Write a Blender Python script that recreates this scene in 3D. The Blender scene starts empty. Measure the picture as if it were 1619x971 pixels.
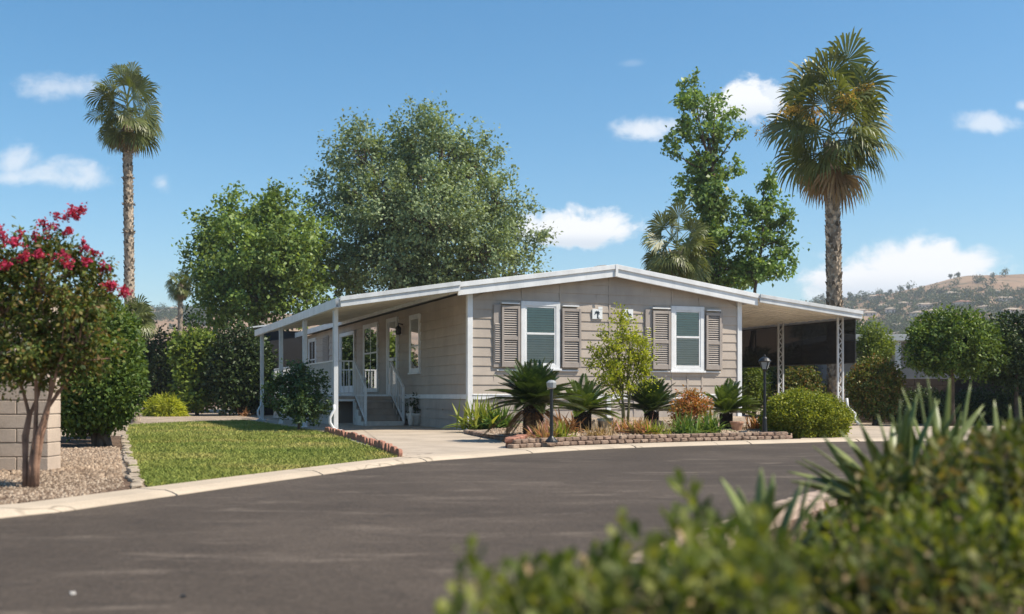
import bpy, math, random
import numpy as np
from mathutils import Vector, Matrix, noise as mnoise

R = math.radians
scene = bpy.context.scene
COL = scene.collection
F, HX, HY, EYE = 1745.0, 809.5, 625.0, 0.83      # focal length in px of the 1619 px photo, horizon, eye height


def G(px, py, z=0.0):
    Y = (EYE - z) * F / (py - HY)
    return ((px - HX) / F * Y, Y)


def X(px, Y):
    return (px - HX) / F * Y


def Z(py, Y):
    return EYE + (HY - py) / F * Y


# ------------------------------------------------------------------ objects
def link(o, parent=None):
    COL.objects.link(o)
    if parent is not None:
        o.parent = parent
    return o


def tag(o, label=None, cat=None, group=None, kind=None):
    for k, v in (('label', label), ('category', cat), ('group', group), ('kind', kind)):
        if v:
            o[k] = v
    return o


def thing(name, loc, label, cat, rz=0.0, group=None):
    o = bpy.data.objects.new(name, None)
    o.empty_display_size = 0.2
    o.location = loc
    o.rotation_euler = (0, 0, rz)
    link(o)
    return tag(o, label, cat, group)


class MB:
    """collects shapes and links them as ONE mesh object"""

    def __init__(self, off=(0, 0, 0)):
        self.v, self.f, self.m = [], [], []
        self.off = off

    def add(self, vs, fs, mi=0):
        b = len(self.v)
        self.v.extend([tuple(p) for p in vs])
        for f in fs:
            self.f.append([b + i for i in f])
            self.m.append(mi)

    def box(self, x0, x1, y0, y1, z0, z1, mi=0):
        vs = [(x, y, z) for z in (z0, z1) for y in (y0, y1) for x in (x0, x1)]
        self.add(vs, [(0, 2, 3, 1), (4, 5, 7, 6), (0, 1, 5, 4), (2, 6, 7, 3), (0, 4, 6, 2), (1, 3, 7, 5)], mi)

    def bar(self, a, b, w, h=None, mi=0, up=(0, 0, 1)):
        """a square bar from a to b"""
        h = h or w
        a, b = Vector(a), Vector(b)
        d = (b - a).normalized()
        u = Vector(up)
        if abs(d.dot(u)) > 0.98:
            u = Vector((0, 1, 0))
        s = d.cross(u).normalized()
        n = s.cross(d)
        vs = []
        for p in (a, b):
            for i, j in ((-1, -1), (1, -1), (1, 1), (-1, 1)):
                vs.append(p + s * (w / 2 * i) + n * (h / 2 * j))
        self.add(vs, [(3, 2, 1, 0), (4, 5, 6, 7), (0, 1, 5, 4), (1, 2, 6, 5), (2, 3, 7, 6), (3, 0, 4, 7)], mi)

    def tube(self, pts, rad, n=8, mi=0, cap=True):
        pts = [Vector(p) for p in pts]
        if not hasattr(rad, '__len__'):
            rad = [rad] * len(pts)
        vs, fs = [], []
        prev = None
        for i, p in enumerate(pts):
            d = (pts[min(i + 1, len(pts) - 1)] - pts[max(i - 1, 0)])
            d = d.normalized() if d.length > 1e-9 else Vector((0, 0, 1))
            if prev is None:
                ref = Vector((1, 0, 0)) if abs(d.x) < 0.8 else Vector((0, 1, 0))
                s = (ref - d * ref.dot(d)).normalized()
            else:
                s = prev - d * prev.dot(d)
                s = s.normalized() if s.length > 1e-6 else Vector((1, 0, 0))
            prev = s
            t = d.cross(s)
            for k in range(n):
                a = 2 * math.pi * k / n
                vs.append(p + (s * math.cos(a) + t * math.sin(a)) * rad[i])
        for i in range(len(pts) - 1):
            for k in range(n):
                fs.append((i * n + k, i * n + (k + 1) % n, (i + 1) * n + (k + 1) % n, (i + 1) * n + k))
        if cap:
            fs.append(tuple(range(n))[::-1])
            fs.append(tuple((len(pts) - 1) * n + k for k in range(n)))
        self.add(vs, fs, mi)

    def lathe(self, prof, c=(0, 0, 0), n=16, mi=0):
        vs, fs = [], []
        for r, z in prof:
            for k in range(n):
                a = 2 * math.pi * k / n
                vs.append((c[0] + r * math.cos(a), c[1] + r * math.sin(a), c[2] + z))
        for i in range(len(prof) - 1):
            for k in range(n):
                fs.append((i * n + k, i * n + (k + 1) % n, (i + 1) * n + (k + 1) % n, (i + 1) * n + k))
        fs.append(tuple(range(n))[::-1])
        fs.append(tuple((len(prof) - 1) * n + k for k in range(n)))
        self.add(vs, fs, mi)

    def prism(self, poly, z0, z1, mi=0):
        """a horizontal polygon with thickness (counter-clockwise seen from above)"""
        n = len(poly)
        a = sum(poly[i][0] * poly[(i + 1) % n][1] - poly[(i + 1) % n][0] * poly[i][1] for i in range(n))
        if a < 0:
            poly = poly[::-1]
        vs = [(p[0], p[1], z0) for p in poly] + [(p[0], p[1], z1) for p in poly]
        fs = [tuple(range(n))[::-1], tuple(range(n, 2 * n))]
        fs += [(i, (i + 1) % n, n + (i + 1) % n, n + i) for i in range(n)]
        self.add(vs, fs, mi)

    def build(self, name, mats, parent=None, smooth=False, bevel=0.0, loc=None):
        me = bpy.data.meshes.new(name)
        ox, oy, oz = self.off
        me.from_pydata([(x - ox, y - oy, z - oz) for x, y, z in self.v], [], self.f)
        mats = mats if isinstance(mats, (list, tuple)) else [mats]
        for m in mats:
            me.materials.append(m)
        if len(mats) > 1:
            me.polygons.foreach_set('material_index', self.m)
        if smooth:
            me.polygons.foreach_set('use_smooth', [True] * len(self.f))
        me.update()
        o = bpy.data.objects.new(name, me)
        link(o, parent)
        if loc:
            o.location = loc
        if bevel:
            b = o.modifiers.new('bevel', 'BEVEL')
            b.width = bevel
            b.segments = 2
            b.limit_method = 'ANGLE'
            b.angle_limit = R(40)
        return o


def quads(name, V, mats, parent=None, mi=None, loc=None):
    """fast mesh of separate quads, V is (n,4,3)"""
    V = np.asarray(V, dtype=np.float32).reshape(-1, 4, 3)
    n = len(V)
    me = bpy.data.meshes.new(name)
    me.vertices.add(n * 4)
    me.vertices.foreach_set('co', V.reshape(-1))
    me.loops.add(n * 4)
    me.loops.foreach_set('vertex_index', np.arange(n * 4, dtype=np.int32))
    me.polygons.add(n)
    me.polygons.foreach_set('loop_start', np.arange(0, n * 4, 4, dtype=np.int32))
    me.polygons.foreach_set('loop_total', np.full(n, 4, dtype=np.int32))
    mats = mats if isinstance(mats, (list, tuple)) else [mats]
    for m in mats:
        me.materials.append(m)
    if mi is not None:
        me.polygons.foreach_set('material_index', np.asarray(mi, dtype=np.int32))
    me.update(calc_edges=True)
    o = bpy.data.objects.new(name, me)
    link(o, parent)
    if loc:
        o.location = loc
    return o


def unit(a):
    return a / np.maximum(np.linalg.norm(a, axis=-1, keepdims=True), 1e-9)


def leaf_quads(rng, P, L, W, up=0.4, out=None, outw=0.5, droop=0.0, fold=0.18):
    """one folded leaf per point"""
    P = np.asarray(P, dtype=np.float64)
    n = len(P)
    d = rng.normal(size=(n, 3))
    d[:, 2] -= droop
    if out is not None:
        d += out * outw
    d = unit(d)
    nr = rng.normal(size=(n, 3)) * 0.8
    nr[:, 2] += up
    if out is not None:
        nr += out * outw
    nr = unit(nr - d * np.sum(nr * d, axis=1, keepdims=True))
    s = np.cross(d, nr)
    k = rng.uniform(0.65, 1.25, size=(n, 1))
    l, w = L * k, W * k
    a = P
    m = P + d * l * 0.48
    b = m + s * w * 0.5 + nr * w * fold
    c = P + d * l - nr * l * 0.06
    e = m - s * w * 0.5 + nr * w * fold
    return np.stack([a, b, c, e], axis=1)


# ------------------------------------------------------------------ materials
class NT:
    def __init__(self, tree):
        self.t = tree
        self.n = tree.nodes
        self.l = tree.links

    def node(self, kind, **kw):
        nd = self.n.new(kind)
        for k, v in kw.items():
            setattr(nd, k, v)
        return nd

    def set(self, sock, v):
        if isinstance(v, bpy.types.NodeSocket):
            self.l.new(v, sock)
        elif v is not None:
            if hasattr(sock.default_value, '__len__') and not hasattr(v, '__len__'):
                v = [v] * len(sock.default_value)
            if hasattr(sock.default_value, '__len__') and len(sock.default_value) == 4 and len(v) == 3:
                v = (*v, 1)
            sock.default_value = v

    def math(self, op, a, b=None, c=None, clamp=False):
        nd = self.node('ShaderNodeMath', operation=op, use_clamp=clamp)
        for i, v in enumerate((a, b, c)):
            if v is not None:
                self.set(nd.inputs[i], v)
        return nd.outputs[0]

    def mix(self, fac, a, b, mode='MIX'):
        nd = self.node('ShaderNodeMix', data_type='RGBA', blend_type=mode)
        self.set(nd.inputs[0], fac)
        self.set(nd.inputs[6], a)
        self.set(nd.inputs[7], b)
        return nd.outputs[2]

    def noise(self, vec, scale, detail=4.0, rough=0.55, dist=0.0):
        nd = self.node('ShaderNodeTexNoise')
        if vec is not None:
            self.set(nd.inputs['Vector'], vec)
        nd.inputs['Scale'].default_value = scale
        nd.inputs['Detail'].default_value = detail
        nd.inputs['Roughness'].default_value = rough
        nd.inputs['Distortion'].default_value = dist
        return nd.outputs['Fac']

    def ramp(self, fac, stops):
        nd = self.node('ShaderNodeValToRGB')
        el = nd.color_ramp.elements
        while len(el) < len(stops):
            el.new(0.5)
        for e, (p, c) in zip(el, stops):
            e.position = p
            e.color = (*c, 1) if len(c) == 3 else c
        self.set(nd.inputs[0], fac)
        return nd.outputs[0]

    def smooth(self, v, lo, hi):
        nd = self.node('ShaderNodeMapRange', interpolation_type='SMOOTHSTEP')
        self.set(nd.inputs[0], v)
        nd.inputs[1].default_value = lo
        nd.inputs[2].default_value = hi
        return nd.outputs[0]

    def pos(self):
        return self.node('ShaderNodeNewGeometry').outputs['Position']

    def scale(self, vec, s):
        nd = self.node('ShaderNodeMapping')
        self.set(nd.inputs['Vector'], vec)
        nd.inputs['Scale'].default_value = s
        return nd.outputs[0]

    def bump(self, h, strength, dist=0.02):
        nd = self.node('ShaderNodeBump')
        nd.inputs['Strength'].default_value = strength
        nd.inputs['Distance'].default_value = dist
        self.set(nd.inputs['Height'], h)
        return nd.outputs[0]


def new_mat(name):
    m = bpy.data.materials.new(name)
    m.use_nodes = True
    nt = NT(m.node_tree)
    b = nt.n['Principled BSDF']
    return m, nt, b


def plain(name, c, rough=0.6, var=0.12, scale=3.0, bump=0.0, bscale=60.0, spec=0.4, metal=0.0, fine=0.0):
    m, nt, b = new_mat(name)
    p = nt.pos()
    f = nt.noise(p, scale, 5.0)
    lo = [x * (1 - var) for x in c]
    hi = [min(x * (1 + var), 0.95) for x in c]
    col = nt.ramp(f, [(0.3, lo), (0.7, hi)])
    if fine:
        g = nt.noise(p, bscale, 2.0)
        col = nt.mix(1.0, col, nt.ramp(g, [(0.35, [1 - fine] * 3), (0.65, [1 + fine] * 3)]), 'MULTIPLY')
    nt.set(b.inputs['Base Color'], col)
    b.inputs['Roughness'].default_value = rough
    b.inputs['Specular IOR Level'].default_value = spec
    b.inputs['Metallic'].default_value = metal
    if bump:
        nt.set(b.inputs['Normal'], nt.bump(nt.noise(p, bscale, 4.0), bump))
    return m


def weather(m, amt=0.07, sx=3.0, sz=0.6):
    nt = NT(m.node_tree)
    b = nt.n['Principled BSDF']
    ln = b.inputs['Base Color'].links[0].from_socket
    p = nt.pos()
    f = nt.noise(nt.scale(p, (sx, sx, sz)), 1.0, 5, 0.6)
    g = nt.noise(nt.scale(p, (0.8, 0.8, 4.4)), 1.0, 2)
    c = nt.mix(1.0, ln, nt.ramp(f, [(0.35, (1 - amt,) * 3), (0.6, (1.04,) * 3)]), 'MULTIPLY')
    c = nt.mix(1.0, c, nt.ramp(g, [(0.3, (1 - amt * 0.6,) * 3), (0.7, (1 + amt * 0.4,) * 3)]), 'MULTIPLY')
    nt.set(b.inputs['Base Color'], c)


def leafmat(name, cols, trans=0.32, rough=0.5, spec=0.3, cscale=1.2, cvar=0.25, gain=1.0):
    m, nt, b = new_mat(name)
    g = nt.node('ShaderNodeNewGeometry')
    n = len(cols)
    st = [((i / (n - 1)) if n > 1 else 0, [x * gain for x in c]) for i, c in enumerate(cols)]
    col = nt.ramp(g.outputs['Random Per Island'], st)
    nf = nt.noise(g.outputs['Position'], cscale, 2.0)
    col = nt.mix(1.0, col, nt.ramp(nf, [(0.32, [1 - cvar] * 3), (0.68, [1 + cvar] * 3)]), 'MULTIPLY')
    nt.set(b.inputs['Base Color'], col)
    b.inputs['Roughness'].default_value = rough
    b.inputs['Specular IOR Level'].default_value = spec
    if trans:
        t = nt.node('ShaderNodeBsdfTranslucent')
        tc = nt.mix(1.0, col, (1.5, 1.45, 0.5, 1), 'MULTIPLY')
        nt.set(t.inputs['Color'], tc)
        mx = nt.node('ShaderNodeMixShader')
        mx.inputs[0].default_value = trans
        nt.l.new(b.outputs[0], mx.inputs[1])
        nt.l.new(t.outputs[0], mx.inputs[2])
        nt.l.new(mx.outputs[0], nt.n['Material Output'].inputs[0])
    return m


def glassmat(name, tint=(0.93, 0.95, 0.93), refl=1.0):
    m, nt, b = new_mat(name)
    tr = nt.node('ShaderNodeBsdfTransparent')
    tr.inputs[0].default_value = (*tint, 1)
    gl = nt.node('ShaderNodeBsdfGlossy')
    gl.inputs['Roughness'].default_value = 0.02
    fr = nt.node('ShaderNodeFresnel')
    fr.inputs['IOR'].default_value = 1.5
    f = nt.math('MULTIPLY', fr.outputs[0], refl * 1.15, clamp=True)
    mx = nt.node('ShaderNodeMixShader')
    nt.set(mx.inputs[0], f)
    nt.l.new(tr.outputs[0], mx.inputs[1])
    nt.l.new(gl.outputs[0], mx.inputs[2])
    nt.l.new(mx.outputs[0], nt.n['Material Output'].inputs[0])
    return m


M = {}


def make_materials():
    M['white'] = plain('white_paint', (0.70, 0.71, 0.715), 0.45, 0.06, 2.5, 0.02, 90)
    M['awning'] = plain('white_aluminium', (0.58, 0.595, 0.605), 0.4, 0.08, 1.5)
    M['ceiling'] = plain('cream_pan', (0.72, 0.68, 0.60), 0.5, 0.06, 1.2)
    M['siding'] = plain('taupe_siding', (0.412, 0.355, 0.303), 0.7, 0.10, 1.3, 0.06, 120, 0.25, fine=0.04)
    M['skirt'] = plain('taupe_skirting', (0.39, 0.342, 0.302), 0.75, 0.12, 1.6, 0.06, 120, 0.25, fine=0.05)
    M['shutter'] = plain('brown_shutter', (0.335, 0.294, 0.263), 0.6, 0.08, 3.0, 0.03, 90, 0.3)
    M['deckwood'] = plain('deck_boards', (0.34, 0.285, 0.24), 0.75, 0.15, 4.0, 0.1, 60)
    M['roof'] = plain('roof_gravel', (0.46, 0.46, 0.46), 0.8, 0.12, 5.0, 0.2, 80)
    M['roofmetal'] = plain('roof_metal', (0.55, 0.57, 0.58), 0.45, 0.08, 2.0)
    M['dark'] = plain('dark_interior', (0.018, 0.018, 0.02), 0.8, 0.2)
    M['blind'] = plain('mini_blind', (0.64, 0.655, 0.60), 0.6, 0.05)
    M['blindg'] = plain('green_blind', (0.50, 0.62, 0.545), 0.6, 0.05)
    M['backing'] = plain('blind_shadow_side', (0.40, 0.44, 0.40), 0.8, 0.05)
    M['curtain'] = plain('curtain', (0.45, 0.43, 0.38), 0.8, 0.15, 6.0)
    M['glass'] = glassmat('window_glass')
    M['black'] = plain('black_iron', (0.014, 0.014, 0.015), 0.42, 0.2, 8.0, spec=0.5)
    M['lampglass'] = plain('frosted_glass', (0.34, 0.35, 0.35), 0.25, 0.06)
    M['sign'] = plain('white_plaque', (0.70, 0.72, 0.72), 0.5, 0.05)
    M['ink'] = plain('dark_ink', (0.03, 0.045, 0.06), 0.6, 0.1)
    for k in ('siding', 'skirt', 'shutter'):
        weather(M[k])
    weather(M['white'], 0.08, 4.0, 0.8)
    weather(M['awning'], 0.12, 5.0, 0.8)
    weather(M['ceiling'], 0.10, 2.0, 2.0)
    M['pot'] = plain('white_stone', (0.55, 0.52, 0.48), 0.8, 0.15, 8.0, 0.2, 60)
    M['terracotta'] = plain('terracotta', (0.42, 0.24, 0.16), 0.8, 0.15, 8.0)
    M['wood'] = plain('bark', (0.10, 0.075, 0.055), 0.9, 0.35, 6.0, 0.6, 30, 0.2)
    M['barklight'] = plain('smooth_bark', (0.26, 0.155, 0.105), 0.75, 0.35, 9.0, 0.25, 40, 0.2)
    M['palmbark'] = plain('palm_bark', (0.27, 0.225, 0.18), 0.9, 0.35, 5.0, 0.7, 22, 0.2, fine=0.15)
    m = M['palmbark']
    nt = NT(m.node_tree)
    b = nt.n['Principled BSDF']
    ln = b.inputs['Base Color'].links[0].from_socket
    g = nt.node('ShaderNodeNewGeometry')
    nt.set(b.inputs['Base Color'], nt.mix(1.0, ln, nt.ramp(g.outputs['Random Per Island'], [(0, (0.35, 0.33, 0.3)), (0.45, (0.8,) * 3), (1, (1.75, 1.7, 1.6))]), 'MULTIPLY'))
    M['sagobark'] = plain('sago_trunk', (0.045, 0.035, 0.028), 0.95, 0.35, 12.0, 0.8, 40, 0.2)
    M['stem'] = plain('green_stem', (0.12, 0.115, 0.05), 0.7, 0.2, 8.0)
    M['block'] = plain('cinder_block', (0.50, 0.40, 0.315), 0.9, 0.13, 2.5, 0.25, 70, 0.2, fine=0.06)
    M['mortar'] = plain('mortar', (0.25, 0.205, 0.165), 0.95, 0.1, 6.0)
    M['shadeblock'] = plain('shaded_block', (0.075, 0.058, 0.047), 0.9, 0.2, 2.5, 0.3, 60, 0.2)  # boundary wall blocks, darkened in colour to stand in for shade
    M['greywall'] = plain('grey_wall', (0.26, 0.27, 0.28), 0.7, 0.08, 2.0)
    M['redbrick'] = plain('red_edging', (0.34, 0.165, 0.115), 0.9, 0.2, 9.0, 0.4, 60, 0.2)
    M['stone'] = plain('tan_edging_stone', (0.36, 0.295, 0.225), 0.9, 0.18, 7.0, 0.4, 50, 0.2)
    M['pinkpaver'] = plain('pink_paver', (0.42, 0.315, 0.25), 0.9, 0.18, 7.0, 0.4, 50, 0.2)
    M['gate'] = plain('gate_metal', (0.50, 0.53, 0.55), 0.4, 0.08, 3.0)
    M['screen'] = None
    # brick colour varies from block to block
    m, nt, b = new_mat('planter_block')
    oi = nt.node('ShaderNodeObjectInfo')
    col = nt.ramp(oi.outputs['Random'], [(0.0, (0.20, 0.14, 0.105)), (0.5, (0.27, 0.19, 0.145)), (0.9, (0.33, 0.245, 0.185)), (1.0, (0.31, 0.21, 0.16))])
    nf = nt.noise(nt.pos(), 14, 5)
    nt.set(b.inputs['Base Color'], nt.mix(1.0, col, nt.ramp(nf, [(0.3, (0.75,) * 3), (0.7, (1.2,) * 3)]), 'MULTIPLY'))
    b.inputs['Roughness'].default_value = 0.92
    b.inputs['Specular IOR Level'].default_value = 0.15
    nt.set(b.inputs['Normal'], nt.bump(nt.noise(nt.pos(), 70, 4), 0.5))
    M['planter'] = m
    # shade cloth: woven, lets a little light through
    m, nt, b = new_mat('black_shade_cloth')
    nf = nt.noise(nt.scale(nt.pos(), (0.6, 0.6, 14)), 3, 3)
    nt.set(b.inputs['Base Color'], nt.ramp(nf, [(0.3, (0.012, 0.012, 0.013)), (0.7, (0.032, 0.031, 0.03))]))
    b.inputs['Roughness'].default_value = 0.85
    b.inputs['Specular IOR Level'].default_value = 0.15
    tr = nt.node('ShaderNodeBsdfTransparent')
    mx = nt.node('ShaderNodeMixShader')
    mx.inputs[0].default_value = 0.2
    nt.l.new(b.outputs[0], mx.inputs[1])
    nt.l.new(tr.outputs[0], mx.inputs[2])
    nt.l.new(mx.outputs[0], nt.n['Material Output'].inputs[0])
    M['screen'] = m
    # asphalt: worn, faint pale tyre-polished streaks, small aggregate
    m, nt, b = new_mat('asphalt')
    p = nt.pos()
    c = nt.ramp(nt.noise(p, 0.28, 6, 0.62, 0.4), [(0.32, (0.046, 0.0355, 0.0275)), (0.5, (0.065, 0.0505, 0.039)), (0.68, (0.092, 0.072, 0.056))])
    st = nt.noise(nt.scale(p, (0.5, 1.5, 1)), 1.5, 7, 0.68, 0.6)
    c = nt.mix(nt.math('MULTIPLY', nt.smooth(st, 0.52, 0.72), 0.6), c, (0.165, 0.132, 0.104, 1))
    blot = nt.noise(nt.scale(p, (0.8, 1.2, 1)), 3.2, 5, 0.65)
    c = nt.mix(nt.math('MULTIPLY', nt.smooth(blot, 0.55, 0.70), 0.45), c, (0.034, 0.0275, 0.023, 1))
    cr = nt.node('ShaderNodeTexVoronoi', feature='DISTANCE_TO_EDGE')
    wv = nt.node('ShaderNodeVectorMath', operation='ADD')
    nz = nt.node('ShaderNodeTexNoise')
    nz.inputs['Scale'].default_value = 0.9
    nz.inputs['Detail'].default_value = 5
    nt.l.new(p, nz.inputs['Vector'])
    nt.l.new(p, wv.inputs[0])
    nt.l.new(nz.outputs['Color'], wv.inputs[1])
    nt.l.new(wv.outputs[0], cr.inputs['Vector'])
    cr.inputs['Scale'].default_value = 0.16
    agg = nt.noise(p, 140, 2)
    c = nt.mix(1.0, c, nt.ramp(agg, [(0.35, (0.62,) * 3), (0.65, (1.45,) * 3)]), 'MULTIPLY')
    c = nt.mix(1.0, c, nt.ramp(nt.noise(p, 38, 3), [(0.35, (0.82,) * 3), (0.65, (1.2,) * 3)]), 'MULTIPLY')
    nt.set(b.inputs['Base Color'], c)
    b.inputs['Roughness'].default_value = 0.88
    b.inputs['Specular IOR Level'].default_value = 0.25
    nt.set(b.inputs['Normal'], nt.bump(nt.noise(p, 120, 3), 0.45, 0.01))
    M['asphalt'] = m

    def concrete(name, c, stain=0.25):
        m, nt, b = new_mat(name)
        p = nt.pos()
        col = nt.ramp(nt.noise(p, 0.9, 6, 0.62), [(0.3, [x * (1 - stain) for x in c]), (0.68, [x * 1.08 for x in c])])
        cr = nt.node('ShaderNodeTexVoronoi', feature='DISTANCE_TO_EDGE')
        wv = nt.node('ShaderNodeVectorMath', operation='ADD')
        nz = nt.node('ShaderNodeTexNoise')
        nz.inputs['Scale'].default_value = 1.5
        nt.l.new(p, nz.inputs['Vector'])
        nt.l.new(p, wv.inputs[0])
        nt.l.new(nz.outputs['Color'], wv.inputs[1])
        nt.l.new(wv.outputs[0], cr.inputs['Vector'])
        cr.inputs['Scale'].default_value = 0.28
        k = nt.smooth(cr.outputs['Distance'], 0.0, 0.006)
        col = nt.mix(k, [x * 0.55 for x in c], col)
        g = nt.noise(p, 90, 3)
        col = nt.mix(1.0, col, nt.ramp(g, [(0.35, (0.88,) * 3), (0.65, (1.1,) * 3)]), 'MULTIPLY')
        nt.set(b.inputs['Base Color'], col)
        b.inputs['Roughness'].default_value = 0.85
        b.inputs['Specular IOR Level'].default_value = 0.25
        nt.set(b.inputs['Normal'], nt.bump(g, 0.15, 0.01))
        return m
    M['concrete'] = concrete('driveway_concrete', (0.44, 0.365, 0.285))
    M['kerb'] = concrete('kerb_concrete', (0.46, 0.38, 0.29), 0.18)

    def soil(name, a, b_, c_, s1=0.8, s2=28.0):
        m, nt, b = new_mat(name)
        p = nt.pos()
        v = nt.node('ShaderNodeTexVoronoi')
        nt.l.new(p, v.inputs['Vector'])
        v.inputs['Scale'].default_value = s2
        sep = nt.node('ShaderNodeSeparateColor')
        nt.l.new(v.outputs['Color'], sep.inputs[0])
        col = nt.ramp(sep.outputs[0], [(0.0, a), (0.5, b_), (1.0, c_)])
        col = nt.mix(1.0, col, nt.ramp(nt.noise(p, s1, 4), [(0.3, (0.72,) * 3), (0.7, (1.2,) * 3)]), 'MULTIPLY')
        nt.set(b.inputs['Base Color'], col)
        b.inputs['Roughness'].default_value = 0.95
        b.inputs['Specular IOR Level'].default_value = 0.1
        nt.set(b.inputs['Normal'], nt.bump(v.outputs['Distance'], 0.8, 0.03))
        return m
    M['soil'] = soil('tan_gravel', (0.25, 0.19, 0.14), (0.36, 0.285, 0.215), (0.47, 0.39, 0.30))
    M['mulch'] = soil('brown_mulch', (0.07, 0.045, 0.032), (0.15, 0.10, 0.07), (0.235, 0.165, 0.12), 1.2, 45)
    M['pebble'] = leafmat('tan_pebbles', [(0.17, 0.12, 0.083), (0.28, 0.205, 0.145), (0.41, 0.315, 0.23)], 0, 0.9, 0.15, 0.8, 0.15)
    M['chips'] = leafmat('brown_chips', [(0.10, 0.07, 0.05), (0.24, 0.175, 0.125), (0.42, 0.34, 0.26)], 0, 0.9, 0.15, 0.8, 0.2)
    # turf under the blades
    m, nt, b = new_mat('turf')
    p = nt.pos()
    col = nt.ramp(nt.noise(p, 0.45, 4), [(0.3, (0.12, 0.14, 0.035)), (0.52, (0.17, 0.175, 0.05)), (0.72, (0.26, 0.23, 0.09))])
    nt.set(b.inputs['Base Color'], col)
    b.inputs['Roughness'].default_value = 0.95
    nt.set(b.inputs['Normal'], nt.bump(nt.noise(p, 60, 3), 0.8, 0.03))
    M['turf'] = m
    m, nt, b = new_mat('grass_blades')
    g = nt.node('ShaderNodeNewGeometry')
    p = g.outputs['Position']
    base = nt.ramp(nt.noise(p, 0.45, 4), [(0.34, (0.18, 0.225, 0.048)), (0.52, (0.26, 0.28, 0.07)), (0.67, (0.42, 0.36, 0.13))])
    rnd = nt.ramp(g.outputs['Random Per Island'], [(0, (0.75, 0.8, 0.75)), (0.85, (1.1, 1.1, 1.0)), (1.0, (1.5, 1.3, 1.1))])
    nt.set(b.inputs['Base Color'], nt.mix(1.0, base, rnd, 'MULTIPLY'))
    b.inputs['Roughness'].default_value = 0.7
    b.inputs['Specular IOR Level'].default_value = 0.2
    M['grass'] = m
    # hills: dry grass and scrub
    m, nt, b = new_mat('dry_hillside')
    p = nt.pos()
    c = nt.ramp(nt.noise(p, 0.011, 5, 0.6), [(0.3, (0.20, 0.125, 0.075)), (0.5, (0.29, 0.19, 0.118)), (0.7, (0.37, 0.26, 0.165))])
    sc = nt.smooth(nt.noise(p, 0.05, 6, 0.7), 0.52, 0.62)
    c = nt.mix(nt.math('MULTIPLY', sc, 0.75), c, (0.085, 0.085, 0.045, 1))
    nt.set(b.inputs['Base Color'], c)
    b.inputs['Roughness'].default_value = 0.95
    b.inputs['Specular IOR Level'].default_value = 0.1
    M['hill'] = m
    M['roofred'] = plain('tile_roof', (0.30, 0.15, 0.10), 0.8, 0.1)
    M['housewall'] = plain('stucco', (0.62, 0.56, 0.48), 0.8, 0.08)
    # foliage
    M['L_big'] = leafmat('grey_green_leaf', [(0.05, 0.073, 0.037), (0.09, 0.12, 0.06), (0.155, 0.185, 0.10)], 0.25, 0.55, 0.3, 0.5, 0.25, gain=2.05)
    M['L_mid'] = leafmat('bright_green_leaf', [(0.045, 0.078, 0.02), (0.09, 0.135, 0.032), (0.155, 0.20, 0.055)], 0.3, 0.5, 0.3, 0.4, 0.3, gain=1.70)
    M['L_tall'] = leafmat('fresh_leaf', [(0.055, 0.10, 0.028), (0.105, 0.165, 0.045), (0.165, 0.225, 0.07)], 0.35, 0.45, 0.35, 0.6, 0.25, gain=1.40)
    M['L_hedge'] = leafmat('hedge_leaf', [(0.035, 0.062, 0.016), (0.07, 0.115, 0.024), (0.125, 0.17, 0.034)], 0.25, 0.5, 0.22, 1.5, 0.25, gain=1.35)
    M['L_dark'] = leafmat('dark_leaf', [(0.02, 0.036, 0.012), (0.04, 0.065, 0.02), (0.065, 0.095, 0.028)], 0.2, 0.5, 0.3, 0.5, 0.3, gain=1.10)
    M['L_lime'] = leafmat('lime_leaf', [(0.18, 0.215, 0.024), (0.28, 0.31, 0.032), (0.42, 0.43, 0.055)], 0.42, 0.5, 0.2, 1.5, 0.2, gain=1.15)
    M['L_light'] = leafmat('citrus_leaf', [(0.07, 0.11, 0.02), (0.13, 0.18, 0.03), (0.20, 0.24, 0.05)], 0.3, 0.5, 0.22, 0.8, 0.2, gain=1.15)
    M['L_round'] = leafmat('clipped_leaf', [(0.09, 0.12, 0.014), (0.17, 0.20, 0.02), (0.27, 0.275, 0.035)], 0.3, 0.5, 0.22, 2.0, 0.2, gain=1.15)
    M['L_rusty'] = leafmat('rust_tipped_leaf', [(0.05, 0.085, 0.02), (0.11, 0.145, 0.03), (0.19, 0.20, 0.05), (0.26, 0.13, 0.05)], 0.25, 0.5, 0.22, 1.6, 0.2)
    M['L_porch'] = leafmat('porch_leaf', [(0.03, 0.06, 0.03), (0.055, 0.095, 0.042), (0.09, 0.13, 0.05)], 0.25, 0.5, 0.22, 2.0, 0.2, gain=1.20)
    M['L_myrtle'] = leafmat('myrtle_leaf', [(0.035, 0.06, 0.016), (0.075, 0.105, 0.024), (0.125, 0.14, 0.035), (0.16, 0.095, 0.04)], 0.3, 0.5, 0.22, 2.5, 0.3, gain=1.30)
    M['L_fore'] = leafmat('foreground_leaf', [(0.07, 0.105, 0.02), (0.135, 0.17, 0.034), (0.27, 0.28, 0.075)], 0.35, 0.55, 0.2, 6.0, 0.25, gain=0.88)
    M['L_fore2'] = leafmat('foreground_dark_leaf', [(0.055, 0.085, 0.02), (0.105, 0.138, 0.032), (0.21, 0.22, 0.07), (0.26, 0.19, 0.09)], 0.3, 0.55, 0.2, 6.0, 0.25, gain=0.78)
    M['L_orange'] = leafmat('orange_leaf', [(0.12, 0.13, 0.03), (0.34, 0.18, 0.04), (0.44, 0.19, 0.06), (0.36, 0.10, 0.05)], 0.3, 0.5, 0.3, 3.0, 0.2, gain=1.15)
    M['L_pink'] = leafmat('pink_leaf', [(0.14, 0.18, 0.04), (0.36, 0.19, 0.14), (0.42, 0.20, 0.17), (0.22, 0.25, 0.06)], 0.3, 0.5, 0.3, 3.0, 0.2, gain=1.25)
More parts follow.
